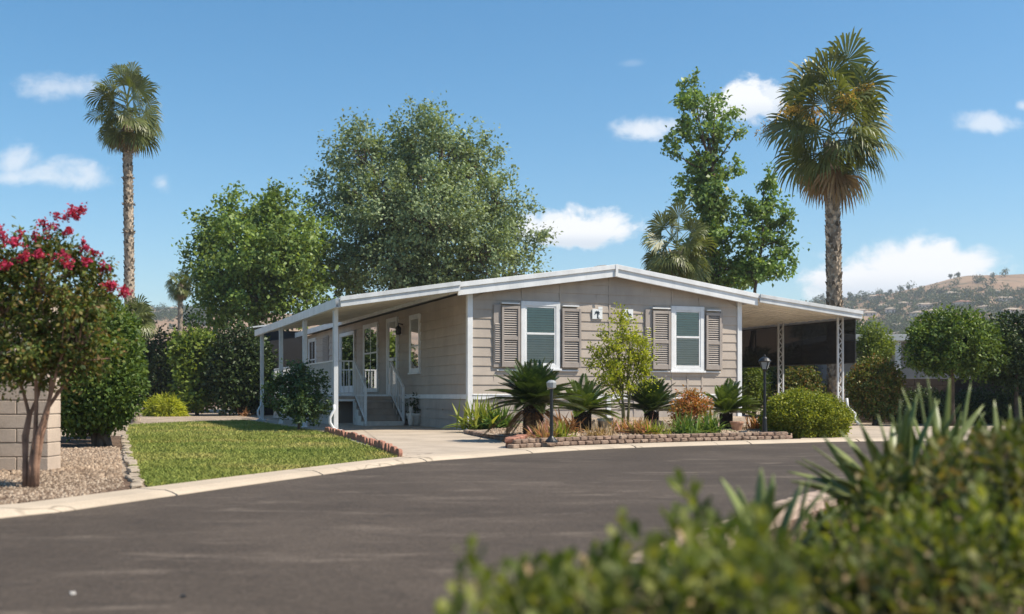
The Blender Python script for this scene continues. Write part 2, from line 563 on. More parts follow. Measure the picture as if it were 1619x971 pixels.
    M['L_dry'] = leafmat('dry_leaf', [(0.24, 0.15, 0.08), (0.36, 0.25, 0.14), (0.46, 0.34, 0.20)], 0.2, 0.7, 0.2, 3.0, 0.2)
    M['L_rust'] = leafmat('rust_dead_frond', [(0.16, 0.075, 0.035), (0.27, 0.13, 0.06), (0.36, 0.19, 0.09)], 0.2, 0.7, 0.2, 3.0, 0.2)
    M['L_strap'] = leafmat('strap_leaf', [(0.10, 0.14, 0.025), (0.19, 0.22, 0.04), (0.32, 0.32, 0.07)], 0.3, 0.5, 0.22, 3.0, 0.2, gain=1.20)
    M['L_green'] = leafmat('daylily_leaf', [(0.06, 0.11, 0.025), (0.10, 0.165, 0.04), (0.16, 0.21, 0.06)], 0.3, 0.5, 0.22, 3.0, 0.2, gain=1.20)
    M['L_palm'] = leafmat('palm_frond', [(0.075, 0.095, 0.028), (0.10, 0.12, 0.035), (0.145, 0.155, 0.05)], 0.25, 0.42, 0.45, 1.5, 0.2, gain=1.15)
    M['L_palmdead'] = leafmat('dead_palm_frond', [(0.20, 0.125, 0.065), (0.27, 0.175, 0.095), (0.36, 0.25, 0.14)], 0.2, 0.7, 0.2, 1.5, 0.2)
    M['L_sago'] = leafmat('sago_frond', [(0.022, 0.042, 0.012), (0.04, 0.068, 0.018), (0.065, 0.095, 0.026)], 0.15, 0.32, 0.5, 3.0, 0.2, gain=1.25)
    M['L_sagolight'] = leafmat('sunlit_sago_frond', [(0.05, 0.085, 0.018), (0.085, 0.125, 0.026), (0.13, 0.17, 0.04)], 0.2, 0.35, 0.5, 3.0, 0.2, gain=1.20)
    M['L_agave'] = leafmat('agave_leaf', [(0.12, 0.16, 0.045), (0.18, 0.22, 0.07), (0.28, 0.31, 0.12)], 0.2, 0.4, 0.4, 3.0, 0.15)
    M['petal'] = leafmat('pink_petal', [(0.34, 0.02, 0.06), (0.46, 0.035, 0.10), (0.55, 0.08, 0.16)], 0.3, 0.6, 0.2, 4.0, 0.15)
    M['redpetal'] = leafmat('red_petal', [(0.35, 0.06, 0.06), (0.45, 0.16, 0.12), (0.5, 0.3, 0.2)], 0.3, 0.6, 0.2, 4.0, 0.15)
    M['palmflower'] = leafmat('palm_flower', [(0.42, 0.25, 0.05), (0.52, 0.34, 0.08), (0.60, 0.42, 0.14)], 0.2, 0.7, 0.2, 3.0, 0.1)
    M['L_hill'] = leafmat('hill_leaf', [(0.035, 0.048, 0.024), (0.055, 0.07, 0.035), (0.08, 0.09, 0.045)], 0.15, 0.7, 0.1, 0.03, 0.2, gain=1.50)


make_materials()

# ------------------------------------------------------------------ camera, light, sky
SUN_EL, SUN_AZ = 53.0, 104.0      # azimuth clockwise from +Y


def make_world():
    cam = bpy.data.cameras.new('camera')
    cam.sensor_width = 36.0
    cam.lens = 36.0 * F / 1619.0
    cam.shift_y = (HY - 485.5) / 1619.0
    cam.clip_start = 0.05
    cam.clip_end = 6000
    cam.dof.use_dof = True
    cam.dof.focus_distance = 25.0
    cam.dof.aperture_fstop = 1.75
    co = bpy.data.objects.new('camera', cam)
    co.location = (0, 0, EYE)
    co.rotation_euler = (R(90), 0, 0)
    COL.objects.link(co)
    scene.camera = co

    s = bpy.data.lights.new('sun', 'SUN')
    s.energy = 5.0
    s.angle = R(0.55)
    s.color = (1.0, 0.91, 0.77)
    so = bpy.data.objects.new('sun', s)
    el, az = R(SUN_EL), R(SUN_AZ)
    d = Vector((math.cos(el) * math.sin(az), math.cos(el) * math.cos(az), math.sin(el)))
    so.rotation_euler = d.to_track_quat('Z', 'Y').to_euler()
    so.location = d * 60
    COL.objects.link(so)

    w = bpy.data.worlds.new('World')
    scene.world = w
    w.use_nodes = True
    nt = NT(w.node_tree)
    bg = nt.n['Background']
    sky = nt.node('ShaderNodeTexSky', sky_type='NISHITA')
    sky.sun_disc = False
    sky.sun_elevation = el
    sky.sun_rotation = az
    sky.altitude = 100
    sky.air_density = 1.0
    sky.dust_density = 0.6
    sky.ozone_density = 2.2
    tc = nt.node('ShaderNodeTexCoord')
    sep = nt.node('ShaderNodeSeparateXYZ')
    nt.l.new(tc.outputs['Generated'], sep.inputs[0])
    y = nt.math('MAXIMUM', sep.outputs[1], 0.05)
    u = nt.math('DIVIDE', sep.outputs[0], y)
    v = nt.math('DIVIDE', sep.outputs[2], y)
    cmb = nt.node('ShaderNodeCombineXYZ')
    nt.set(cmb.inputs[0], u)
    nt.set(cmb.inputs[1], nt.math('MULTIPLY', v, 1.35))
    n1 = nt.noise(cmb.outputs[0], 22, 8, 0.6, 0.35)
    n2 = nt.noise(cmb.outputs[0], 55, 5, 0.6)
    # (px, py, half width, height above, depth below, opacity, ragged)
    clouds = [
        (92, 138, 70, 20, 18, 0.5, 1.0), (65, 280, 104, 24, 16, 0.62, 1.0), (20, 255, 40, 26, 30, 0.6, 0.9), (258, 291, 16, 14, 12, 0.45, 1.0),
        (905, 372, 92, 42, 20, 1.0, 0.75), (880, 358, 36, 30, 20, 0.9, 0.7), (1020, 207, 58, 20, 14, 0.75, 1.0), (1172, 165, 58, 42, 30, 0.95, 0.8), (1215, 165, 40, 32, 24, 0.8, 0.8),
        (1455, 440, 115, 60, 44, 1.0, 0.55), (1370, 445, 92, 38, 32, 1.0, 0.65), (1340, 462, 80, 16, 14, 0.75, 0.8), (1310, 404, 30, 10, 8, 0.35, 1.0),
        (1562, 198, 52, 18, 12, 0.6, 1.0), (1618, 168, 14, 10, 8, 0.5, 1.0), (1000, 100, 20, 6, 5, 0.12, 1.0)]
    tot, shade = None, None
    for (px, py, a, bt, bb, op, rag) in clouds:
        du = nt.math('MULTIPLY', nt.math('SUBTRACT', u, (px - HX) / F), F / a)
        dv = nt.math('SUBTRACT', v, (HY - py) / F)
        dvn = nt.math('MAXIMUM', nt.math('MULTIPLY', dv, F / bt), nt.math('MULTIPLY', dv, -F / bb))
        d = nt.math('SQRT', nt.math('ADD', nt.math('MULTIPLY', du, du), nt.math('MULTIPLY', dvn, dvn)))
        e = nt.math('SUBTRACT', 1.0, d)
        e = nt.math('ADD', e, nt.math('MULTIPLY', nt.math('SUBTRACT', n1, 0.5), 3.2 * rag))
        e = nt.math('ADD', e, nt.math('MULTIPLY', nt.math('SUBTRACT', n2, 0.5), 0.7 * rag))
        lim = nt.smooth(d, 2.1, 1.2)
        dens = nt.math('MULTIPLY', nt.smooth(e, -0.35 if rag > 0.8 else -0.25, (0.2 + 0.75 * rag) if rag > 0.8 else 0.3), nt.math('MULTIPLY', lim, op))
        tot = dens if tot is None else nt.math('MAXIMUM', tot, dens)
        if bt > 30:
            lowness = nt.math('MULTIPLY', nt.smooth(nt.math('MULTIPLY', dv, F / bb), 0.35, -0.75), dens)
            shade = lowness if shade is None else nt.math('MAXIMUM', shade, lowness)
    ccol = nt.mix(nt.math('MULTIPLY', shade, 0.75), (7.6, 7.7, 7.85, 1), (4.9, 5.6, 6.4, 1))
    hsv = nt.node('ShaderNodeHueSaturation')
    hsv.inputs['Saturation'].default_value = 1.3
    hsv.inputs['Hue'].default_value = 0.491
    hsv.inputs['Value'].default_value = 1.12
    nt.l.new(sky.outputs[0], hsv.inputs['Color'])
    nt.set(bg.inputs['Color'], nt.mix(tot, hsv.outputs[0], ccol))
    bg.inputs['Strength'].default_value = 0.1

    scene.view_settings.view_transform = 'Standard'
    scene.view_settings.look = 'None'
    scene.view_settings.exposure = 0.5
    scene.view_settings.gamma = 1.0
    scene.view_settings.use_curve_mapping = False
    scene.render.engine = 'CYCLES'
    scene.cycles.use_denoising = True
    scene.cycles.max_bounces = 6
    scene.cycles.transparent_max_bounces = 12
    scene.cycles.sample_clamp_indirect = 6.0


make_world()

# ------------------------------------------------------------------ setting: ground, road, kerb, hills
HA = R(20.97)
CA, SA = math.cos(HA), math.sin(HA)
H0 = (-1.01, 25.8)


def H(t, s):
    """house coordinates (t along the gable front, s back along the side) to the world"""
    return (H0[0] + CA * t - SA * s, H0[1] + SA * t + CA * s)


def catmull(pts, step=0.15):
    P = [Vector((p[0], p[1], 0)) for p in pts]
    P = [P[0] * 2 - P[1]] + P + [P[-1] * 2 - P[-2]]
    out = []
    for i in range(1, len(P) - 2):
        n = max(2, int((P[i + 1] - P[i]).length / step))
        for k in range(n):
            t = k / n
            a, b, c, d = P[i - 1], P[i], P[i + 1], P[i + 2]
            q = 0.5 * ((2 * b) + (c - a) * t + (2 * a - 5 * b + 4 * c - d) * t * t + (3 * b - a - 3 * c + d) * t ** 3)
            out.append((q.x, q.y))
    out.append((P[-2].x, P[-2].y))
    return out


def offset(path, w):
    out = []
    for i, p in enumerate(path):
        a, b = path[max(i - 1, 0)], path[min(i + 1, len(path) - 1)]
        dx, dy = b[0] - a[0], b[1] - a[1]
        l = math.hypot(dx, dy) or 1
        out.append((p[0] - dy / l * w, p[1] + dx / l * w))
    return out


RZ = -0.04
kerb_px = [(0, 820), (87, 811), (200, 795), (445, 760), (655, 732), (760, 723.5), (855, 716), (960, 710), (1100, 705), (1240, 701), (1345, 698.5), (1590, 697)]
kerb_ctrl = [(-9, -4), (-6.2, 2), (-4.6, 5.4)] + [G(a, b, RZ) for a, b in kerb_px] + [(13, 20.9), (18, 18.8), (26, 13)]
KERB = catmull(kerb_ctrl, 0.2)
KB = offset(KERB, 0.42)


def near(path, p):
    return min(range(len(path)), key=lambda i: (path[i][0] - p[0]) ** 2 + (path[i][1] - p[1]) ** 2)


def soil_z(x, y):
    i = min(range(0, len(KERB), 2), key=lambda k: (KERB[k][0] - x) ** 2 + (KERB[k][1] - y) ** 2)
    d = math.hypot(KERB[i][0] - x, KERB[i][1] - y) - 0.53
    return 0.085 + 0.20 * min(1.0, max(0.0, d / 6.5)) * min(1.0, max(0.0, (x + 0.7) / 2.2)) + 0.018 * mnoise.noise(Vector((x * 2.3, y * 2.3, 0)))


def setting():
    mb = MB()
    mb.box(-2500, 2500, -300, 2500, -0.6, -0.14)
    tag(mb.build('ground', M['mulch']), kind='structure')
    # road: one sheet in front of the kerb
    mb = MB()
    n = len(KERB)
    vs = [(x, y, RZ) for x, y in KERB] + [(-9 + 42 * i / (n - 1), -6.0 - 6 * i / (n - 1), RZ) for i in range(n)]
    mb.add(vs, [(i, n + i, n + i + 1, i + 1) for i in range(n - 1)])
    tag(mb.build('road', M['asphalt']), kind='structure')
    # yard of tan gravel behind the kerb
    mb = MB()
    vs = [(x, y, -0.012) for x, y in KB] + [(x * 4, 78, -0.012) for x, y in KB]
    mb.add(vs, [(i, i + 1, n + i + 1, n + i) for i in range(n - 1)])
    tag(mb.build('gravel_ground', M['soil']), kind='structure')
    # rolled kerb in cast lengths with open joints
    mb = MB()
    prof = [(0.0, RZ - 0.05), (0.0, RZ + 0.006), (0.05, -0.012), (0.12, 0.006), (0.40, 0.012), (0.42, 0.004), (0.42, -0.1)]
    acc, seg = 0.0, [KERB[0]]
    segs = []
    for a, b in zip(KERB, KERB[1:]):
        acc += math.hypot(b[0] - a[0], b[1] - a[1])
        seg.append(b)
        if acc > 2.4:
            segs.append(seg)
            l = math.hypot(b[0] - a[0], b[1] - a[1])
            seg = [(b[0] + (b[0] - a[0]) / l * 0.028, b[1] + (b[1] - a[1]) / l * 0.028)]
            acc = 0
    segs.append(seg)
    for sg in segs:
        if len(sg) < 2:
            continue
        rows = [[(x, y, z) for x, y in offset(sg, w)] for w, z in prof]
        vs = [p for r in rows for p in r]
        m = len(sg)
        fs = [(j * m + i, j * m + i + 1, (j + 1) * m + i + 1, (j + 1) * m + i) for j in range(len(prof) - 1) for i in range(m - 1)]
        fs += [tuple(j * m for j in range(len(prof))), tuple(j * m + m - 1 for j in range(len(prof)))[::-1]]
        mb.add(vs, fs)
    tag(mb.build('kerb', M['kerb']), kind='structure')
    # driveway slabs
    e0, e1 = G(634, 724), (H(-3.42, -0.35))
    ia, ib = near(KB, G(640, 728)), near(KB, (0.30, 17.3))
    poly = [KB[i] for i in range(ib, ia - 1, -1)] + [e0, e1, H(-3.42, 12.6), H(-0.03, 12.6), H(-0.03, -0.06), (-0.97, 23.4), (-0.2, 20.1)]
    mb = MB()
    mb.prism(poly, -0.1, 0.012)
    tag(mb.build('driveway', M['concrete']), kind='structure')
    # concrete apron on the carport side
    i0 = near(KB, G(1262, 694))
    poly = [KB[i] for i in range(i0, n)] + [(30, 27), H(13.5, -1.2), H(11.3, -0.6), H(11.3, 12), H(7.45, 12), H(7.45, 0), (6.1, 23.4)]
    mb = MB()
    mb.prism(poly, -0.1, 0.008)
    tag(mb.build('carport_pad', M['concrete']), kind='structure')
    # lawn
    stones = [G(a, b) for a, b in ((217, 771), (208, 742), (202, 719), (198, 690))]
    j0, j1 = near(KB, stones[0]), near(KB, G(634, 727))
    poly = [KB[i] for i in range(j0, j1 + 1)] + [e0, e1, H(-3.46, 12.4), G(300, 668), G(205, 672.5)] + stones[::-1][:-1]
    mb = MB()
    mb.prism(poly, -0.1, 0.0)
    tag(mb.build('lawn', M['turf']), kind='structure')
    # grass blades
    rng = np.random.default_rng(5)
    pp = np.array(poly)
    lo, hi = pp.min(0), pp.max(0)

    def inside(q):
        r = np.zeros(len(q), bool)
        j = len(pp) - 1
        for i in range(len(pp)):
            xi, yi = pp[i]
            xj, yj = pp[j]
            c = ((yi > q[:, 1]) != (yj > q[:, 1])) & (q[:, 0] < (xj - xi) * (q[:, 1] - yi) / (yj - yi + 1e-12) + xi)
            r ^= c
            j = i
        return r
    pts = []
    for dens, y0, y1 in ((2600, 8, 13), (1500, 13, 17), (800, 17, 22), (380, 22, 40)):
        q = rng.uniform(lo, hi, size=(int(dens * (hi - lo).prod()), 2))
        q = q[(q[:, 1] > y0) & (q[:, 1] <= y1)]
        pts.append(q[inside(q)])
    q = np.concatenate(pts)
    k = len(q)
    hgt = rng.uniform(0.025, 0.055, k) * (1 + 0.35 * np.clip((q[:, 1] - 15) / 12, 0, 1))
    wd = rng.uniform(0.004, 0.0075, k) * (1 + 0.9 * np.clip((q[:, 1] - 12) / 12, 0, 1.5))
    a = rng.uniform(0, 2 * math.pi, k)
    lean = rng.normal(0, 0.025, (k, 2))
    b0 = np.column_stack([q, np.full(k, -0.002)])
    sd = np.column_stack([np.cos(a), np.sin(a), np.zeros(k)]) * wd[:, None]
    top = b0 + np.column_stack([lean, hgt])
    mid = b0 + np.column_stack([lean * 0.35, hgt * 0.6])
    V = np.stack([b0 - sd * 0.5, b0 + sd * 0.5, mid + sd * 0.4, top], axis=1)
    tag(quads('lawn_grass', V, M['grass']), 'short green mown grass with yellowing patches', 'grass', kind='stuff')
    # mulch patches in the gravel at the left
    def patch(name, pts, z, mat):
        m_ = MB()
        m_.prism(catmull(pts + [pts[0]], 0.25)[:-1], -0.05, z)
        tag(m_.build(name, mat), kind='structure')
    patch('mulch_bed', [G(-90, 800), (G(-90, 760)), G(20, 752), G(110, 741), G(190, 752), G(206, 772), G(120, 789)], 0.004, M['mulch'])
    patch('hedge_soil', [G(98, 716), G(140, 714), G(188, 712), G(194, 698), G(190, 690), G(120, 688), G(60, 700)], 0.005, M['mulch'])
    # loose stones on the gravel
    def scatter(name, n_, box, z, size, mat, label, keep=None, seed=1):
        r_ = np.random.default_rng(seed)
        q_ = r_.uniform((box[0], box[2]), (box[1], box[3]), size=(n_, 2))
        if keep is not None:
            q_ = q_[keep(q_)]
        P_ = np.column_stack([q_, np.array([z(a, b) for a, b in q_]) if callable(z) else np.full(len(q_), z)])
        s_ = r_.uniform(0.5, 1.3, (len(P_), 1)) * size
        a_ = r_.uniform(0, 2 * math.pi, len(P_))
        e1_ = np.column_stack([np.cos(a_), np.sin(a_), r_.normal(0, 0.25, len(P_))]) * s_
        e2_ = np.column_stack([-np.sin(a_), np.cos(a_), r_.normal(0, 0.25, len(P_))]) * s_ * 0.75
        up_ = np.array([[0, 0, 1.0]]) * s_ * 0.6
        top_ = P_ + up_
        sides = []
        c_ = [P_ - e1_ - up_, P_ - e2_ - up_, P_ + e1_ - up_, P_ + e2_ - up_]
        t_ = [top_ - e1_ * 0.55, top_ - e2_ * 0.55, top_ + e1_ * 0.55, top_ + e2_ * 0.55]
        # one closed stone: eight shared points, five faces
        n2 = len(P_)
        allv = np.stack(c_ + t_, axis=1).reshape(-1, 3)
        base = (np.arange(n2) * 8)[:, None, None]
        fi = np.array([[0, 1, 5, 4], [1, 2, 6, 5], [2, 3, 7, 6], [3, 0, 4, 7], [4, 5, 6, 7]])[None]
        faces = (base + fi).reshape(-1, 4)
        me = bpy.data.meshes.new(name)
        me.vertices.add(len(allv))
        me.vertices.foreach_set('co', allv.astype(np.float32).reshape(-1))
        me.loops.add(faces.size)
        me.loops.foreach_set('vertex_index', faces.astype(np.int32).reshape(-1))
        me.polygons.add(len(faces))
        me.polygons.foreach_set('loop_start', np.arange(0, faces.size, 4, dtype=np.int32))
        me.polygons.foreach_set('loop_total', np.full(len(faces), 4, dtype=np.int32))
        me.materials.append(mat)
        me.update(calc_edges=True)
        o = bpy.data.objects.new(name, me)
        link(o)
        tag(o, label, 'gravel', kind='stuff')
    kbx = np.array(KB)

    def behind_kerb(q_):
        d = ((q_[:, None, :] - kbx[None, ::3, :]) ** 2).sum(2)
        i = d.argmin(1) * 3
        i = np.clip(i, 1, len(KB) - 2)
        tg = kbx[i + 1] - kbx[i - 1]
        nx = np.column_stack([-tg[:, 1], tg[:, 0]])
        return ((q_ - kbx[i]) * nx).sum(1) > 0.02
    lx = np.array([s_[1] for s_ in stones]), np.array([s_[0] for s_ in stones])

    def left_bed(q_):
        return behind_kerb(q_) & (q_[:, 0] < np.interp(q_[:, 1], lx[0], lx[1]) - 0.12)
    scatter('pebbles', 9000, (-7.6, -3.4, 10.9, 17.5), 0.0, 0.03, M['pebble'], 'pale tan pebbles spread between the block wall and the lawn stones', left_bed, 2)
    scatter('bark_chips', 9000, (-5.6, -3.0, 8.0, 11.2), 0.004, 0.016, M['chips'], 'brown wood chips and gravel around the pink flowering tree', left_bed, 3)
    # planter soil
    ipl, ipr = near(KERB, (0.43, 16.7)), near(KERB, G(1290, 700, RZ))
    front = offset(KERB, 0.53)[ipl:ipr + 1]
    PLs = [(-0.93, 25.5), (-0.93, 23.5), (-0.15, 20.15)]
    soil = PLs + front + [(6.05, 22.2), H(7.35, -0.03), H(0.05, -0.03)]
    mb = MB()
    fa = np.array(front)
    nx_, ny_ = 60, 40
    vs = []
    for i in range(nx_):
        q = i / (nx_ - 1)
        a = fa[int(q * (len(fa) - 1))]
        if q < 0.12:
            a = np.array(PLs[1]) * (1 - q / 0.12) + a * (q / 0.12)
        if q > 0.93:
            a = a * (1 - (q - 0.93) / 0.07) + np.array([6.05, 22.2]) * ((q - 0.93) / 0.07)
        c = np.array(H(0.05 + 7.3 * q, -0.03))
        for j in range(ny_):
            p = a + (c - a) * j / (ny_ - 1)
            vs.append((p[0], p[1], soil_z(p[0], p[1])))
    mb.add(vs, [(i * ny_ + j, (i + 1) * ny_ + j, (i + 1) * ny_ + j + 1, i * ny_ + j + 1) for i in range(nx_ - 1) for j in range(ny_ - 1)])
    tag(mb.build('planter_soil', M['soil']), kind='structure')
    fr = np.array(front)
    scatter('planter_gravel', 7000, (-0.5, 5.3, 17.2, 25.5), soil_z, 0.028, M['pebble'], 'tan gravel covering the planting bed under the front windows',
            lambda q_: (q_[:, 1] > np.interp(q_[:, 0], fr[:, 0], fr[:, 1]) + 0.12) & (q_[:, 0] > -0.85 + (25.5 - q_[:, 1]) * 0.0 + np.clip((23.5 - q_[:, 1]) * 0.2, 0, 3)), 4)
    # near planting bed the camera stands in
    mb = MB()
    near_bed = [(-0.6, 0.6), (-0.42, 2.0), (0.25, 4.0), (1.0, 5.7), (2.2, 8.0), (3.9, 10.2), (7.5, 11.5), (16, 11.0), (16, -5), (-0.6, -5)]
    mb.prism(near_bed, -0.1, 0.03)
    tag(mb.build('planting_bed', M['mulch']), kind='structure')
    return front, PLs, stones, e0, e1, near_bed


FRONT, PLS, STONES, E0, E1, NEARBED = setting()


RIDGE = [(-3000, 500), (-600, 492), (-200, 494), (150, 490), (235, 488), (300, 489), (500, 497), (900, 500), (1150, 488), (1275, 478.6), (1300, 474), (1350, 469),
         (1400, 465.5), (1422, 459), (1450, 453), (1490, 443), (1510, 437), (1530, 434), (1590, 434), (1640, 432), (1750, 438), (2200, 470), (4000, 500)]
HD0, HD1 = 260.0, 760.0


def hill_z(x, y):
    px = HX + F * x / y
    ry = np.interp(px, [p[0] for p in RIDGE], [p[1] for p in RIDGE])
    top = EYE + (HY - ry) / F * HD1
    k = min(max((y - HD0) / (HD1 - HD0), 0), 1.25)
    f = k ** 1.15 if k <= 1 else 1 - (k - 1) * 0.6
    nz = mnoise.fractal(Vector((x * 0.012, y * 0.012, 3)), 1.0, 2.0, 4) * 5.0 * min(k, 1) * (1 - 0.85 * max(0, min(1, (k - 0.6) / 0.4)))
    return f * (top + 1) - 1 + nz


def hills():
    nu, ny = 260, 70
    us = np.linspace(-1.15, 1.15, nu)
    vs, fs = [], []
    for j in range(ny):
        y = HD0 - 20 + (HD1 * 1.25 - HD0 + 20) * j / (ny - 1)
        for u in us:
            vs.append((u * y, y, hill_z(u * y, y) if j else -2.0))
    for j in range(ny - 1):
        for i in range(nu - 1):
            fs.append((j * nu + i, j * nu + i + 1, (j + 1) * nu + i + 1, (j + 1) * nu + i))
    mb = MB()
    mb.add(vs, fs)
    tag(mb.build('hills', M['hill'], smooth=True), kind='structure')

    def hit(px, py):
        for y in np.arange(HD0, HD1 * 1.02, 3.0):
            x = X(px, y)
            if hill_z(x, y) >= Z(py, y):
                return x, y, hill_z(x, y)
        return None
    rng = np.random.default_rng(77)
    P = []
    cnt = 0
    spots = []
    for k in range(820):
        px = rng.uniform(1255, 1640) if k < 650 else rng.uniform(195, 330)
        if px > 1000:
            rid = np.interp(px, [p[0] for p in RIDGE], [p[1] for p in RIDGE])
            py = rng.uniform(462, 545) if rng.random() < 0.955 else rng.uniform(rid + 2, max(470, rid + 6))
            if py < rid + 2:
                continue
            if abs(py - 503) < 7 and rng.random() < 0.7:      # open slope between the tree belts
                continue
        else:
            py = rng.choice([rng.uniform(491, 506), rng.uniform(491, 522)], p=[0.8, 0.2])
        h = hit(px, py)
        if h is None:
            continue
        spots.append((h, rng.uniform(1.4, 3.4)))
    for (x, y, z), r in spots:
        m = 70
        d = unit(rng.normal(size=(m, 3)))
        P.append(np.array([[x, y, z + r * 0.75]]) + d * rng.uniform(0.35, 1.0, (m, 1)) * np.array([[r * 1.25, r * 1.25, r * 0.95]]))
    P = np.concatenate(P)
    V = leaf_quads(rng, P, 0.95, 0.9, up=0.6)
    tag(quads('hillside_trees', V, M['L_hill']), 'dark scrub oaks and bushes dotted over the far dry hillside', 'trees', kind='stuff')
    # trees standing alone on the ridge
    for px, r in ((1590, 2.6), (1503, 1.6), (1424, 2.2), (1408, 1.5), (1300, 2.3), (1343, 2.0), (1515, 1.7), (1436, 1.4)):
        h = (X(px, HD1), HD1, hill_z(X(px, HD1), HD1))
        t = thing('ridge_tree', h, 'small dark tree standing alone on the skyline of the dry hill', 'tree', group='trees along the ridge of the hill')
        d = unit(rng.normal(size=(90, 3)))
        P = np.array([[0, 0, r * 0.9]]) + d * rng.uniform(0.3, 1.0, (90, 1)) * np.array([[r * 1.15, r, r * 0.8]])
        quads('crown', leaf_quads(rng, P, 0.9, 0.85, up=0.5), M['L_hill'], t)
        mb = MB()
        mb.tube([(0, 0, -0.5), (0, 0, r)], [0.5, 0.3], 6)
        mb.build('trunk', M['wood'], t)
    # houses on the slopes
    for px, py, w, red in ((1390, 473, 9, 1), (1380, 474, 8, 0), (1430, 484, 9, 0), (1411, 495, 8, 0), (1395, 490, 7, 0), (1462, 488, 10, 0), (1452, 501, 8, 0), (1478, 500, 12, 0), (1360, 497, 7, 0), (1375, 500, 8, 0),
                           (1525, 485, 11, 1), (1505, 470, 9, 0), (1590, 477, 10, 0), (1560, 492, 9, 0), (1600, 496, 9, 0), (1420, 520, 8, 0), (1570, 468, 9, 0), (1425, 535, 9, 0),
                           (262, 497, 8, 0), (274, 492, 9, 0), (248, 500, 7, 0), (290, 498, 8, 0), (236, 492, 7, 0)):
        h = hit(px, py)
        if h is None:
            continue
        lab = 'house with a red tiled roof among the trees on the far hill' if red else ('small pale house on the low hill beside the thin distant palm' if px < 400 else 'small pale house among scrub trees on the far hill')
        w *= 0.85
        t = thing('hillside_house', h, lab, 'house', rz=rng.uniform(-0.5, 0.5), group='houses scattered over the hillside')
        d, hh = w * 0.7, rng.uniform(1.5, 2.2)
        mb = MB()
        mb.box(-w / 2, w / 2, -d / 2, d / 2, -1.5, hh)
        mb.build('wall', M['housewall'], t)
        mb = MB()
        e = 0.5
        vs = [(-w / 2 - e, -d / 2 - e, hh), (w / 2 + e, -d / 2 - e, hh), (w / 2 + e, d / 2 + e, hh), (-w / 2 - e, d / 2 + e, hh), (-w * 0.25, 0, hh + 1.0), (w * 0.25, 0, hh + 1.0)]
        mb.add(vs, [(0, 1, 5, 4), (1, 2, 5), (2, 3, 4, 5), (3, 0, 4), (3, 2, 1, 0)])
        mb.build('roof', M['roofred'] if red else M['stone'], t)
        for k in (-0.3, 0.1, 0.32):
            mb = MB()
            mb.box(k * w - 0.35, k * w + 0.35, -d / 2 - 0.06, -d / 2 - 0.01, 0.5, 1.3)
            mb.build('window', M['dark'], t)


hills()

# ------------------------------------------------------------------ the house
W, LEN, ZF = 7.36, 21.0, 0.80
ZE, ZA = 3.24, 3.76       # wall top at the eave and at the apex
home = thing('mobile_home', (H0[0], H0[1], 0), 'taupe mobile home with white trim and a low gabled front facing the road', 'house', rz=HA)


def fmap(a, d, z):
    return (a, -d, z)


def smap(a, d, z):
    return (-d, a, z)


def wbox(mb, mp, a0, a1, d0, d1, z0, z1, mi=0):
    vs = [mp(a, d, z) for z in (z0, z1) for d in (d0, d1) for a in (a0, a1)]
    mb.add(vs, [(0, 2, 3, 1), (4, 5, 7, 6), (0, 1, 5, 4), (2, 6, 7, 3), (0, 4, 6, 2), (1, 3, 7, 5)], mi)


def lap(mb, mp, a0, a1, z0, z1, pitch, clip=None, mi=0, lip=0.024, butt=True):
    n = max(1, round((z1 - z0) / pitch))
    p = (z1 - z0) / n
    rng = random.Random(7)
    for i in range(n):
        za, zb = z0 + i * p, z0 + (i + 1) * p
        l0, r0 = clip(za) if clip else (a0, a1)
        l1, r1 = clip(zb) if clip else (a0, a1)
        if r0 - l0 < 0.05:
            continue
        if r1 < l1:
            l1 = r1 = (l1 + r1) / 2
        vs = [mp(l0, lip, za), mp(r0, lip, za), mp(r1, 0.006, zb), mp(l1, 0.006, zb), mp(l0, -0.01, za), mp(r0, -0.01, za)]
        mb.add(vs, [(0, 1, 2, 3), (4, 5, 1, 0)], mi)
        # butt joints between boards
        k = l0 + rng.uniform(0.4, 2.4)
        while butt and k < r0 - 0.2:
            if l1 < k < r1:
                wbox(mb, mp, k, k + 0.012, 0.0, 0.0195, za + 0.004, zb - 0.004, mi)
            k += rng.uniform(2.6, 4.0)


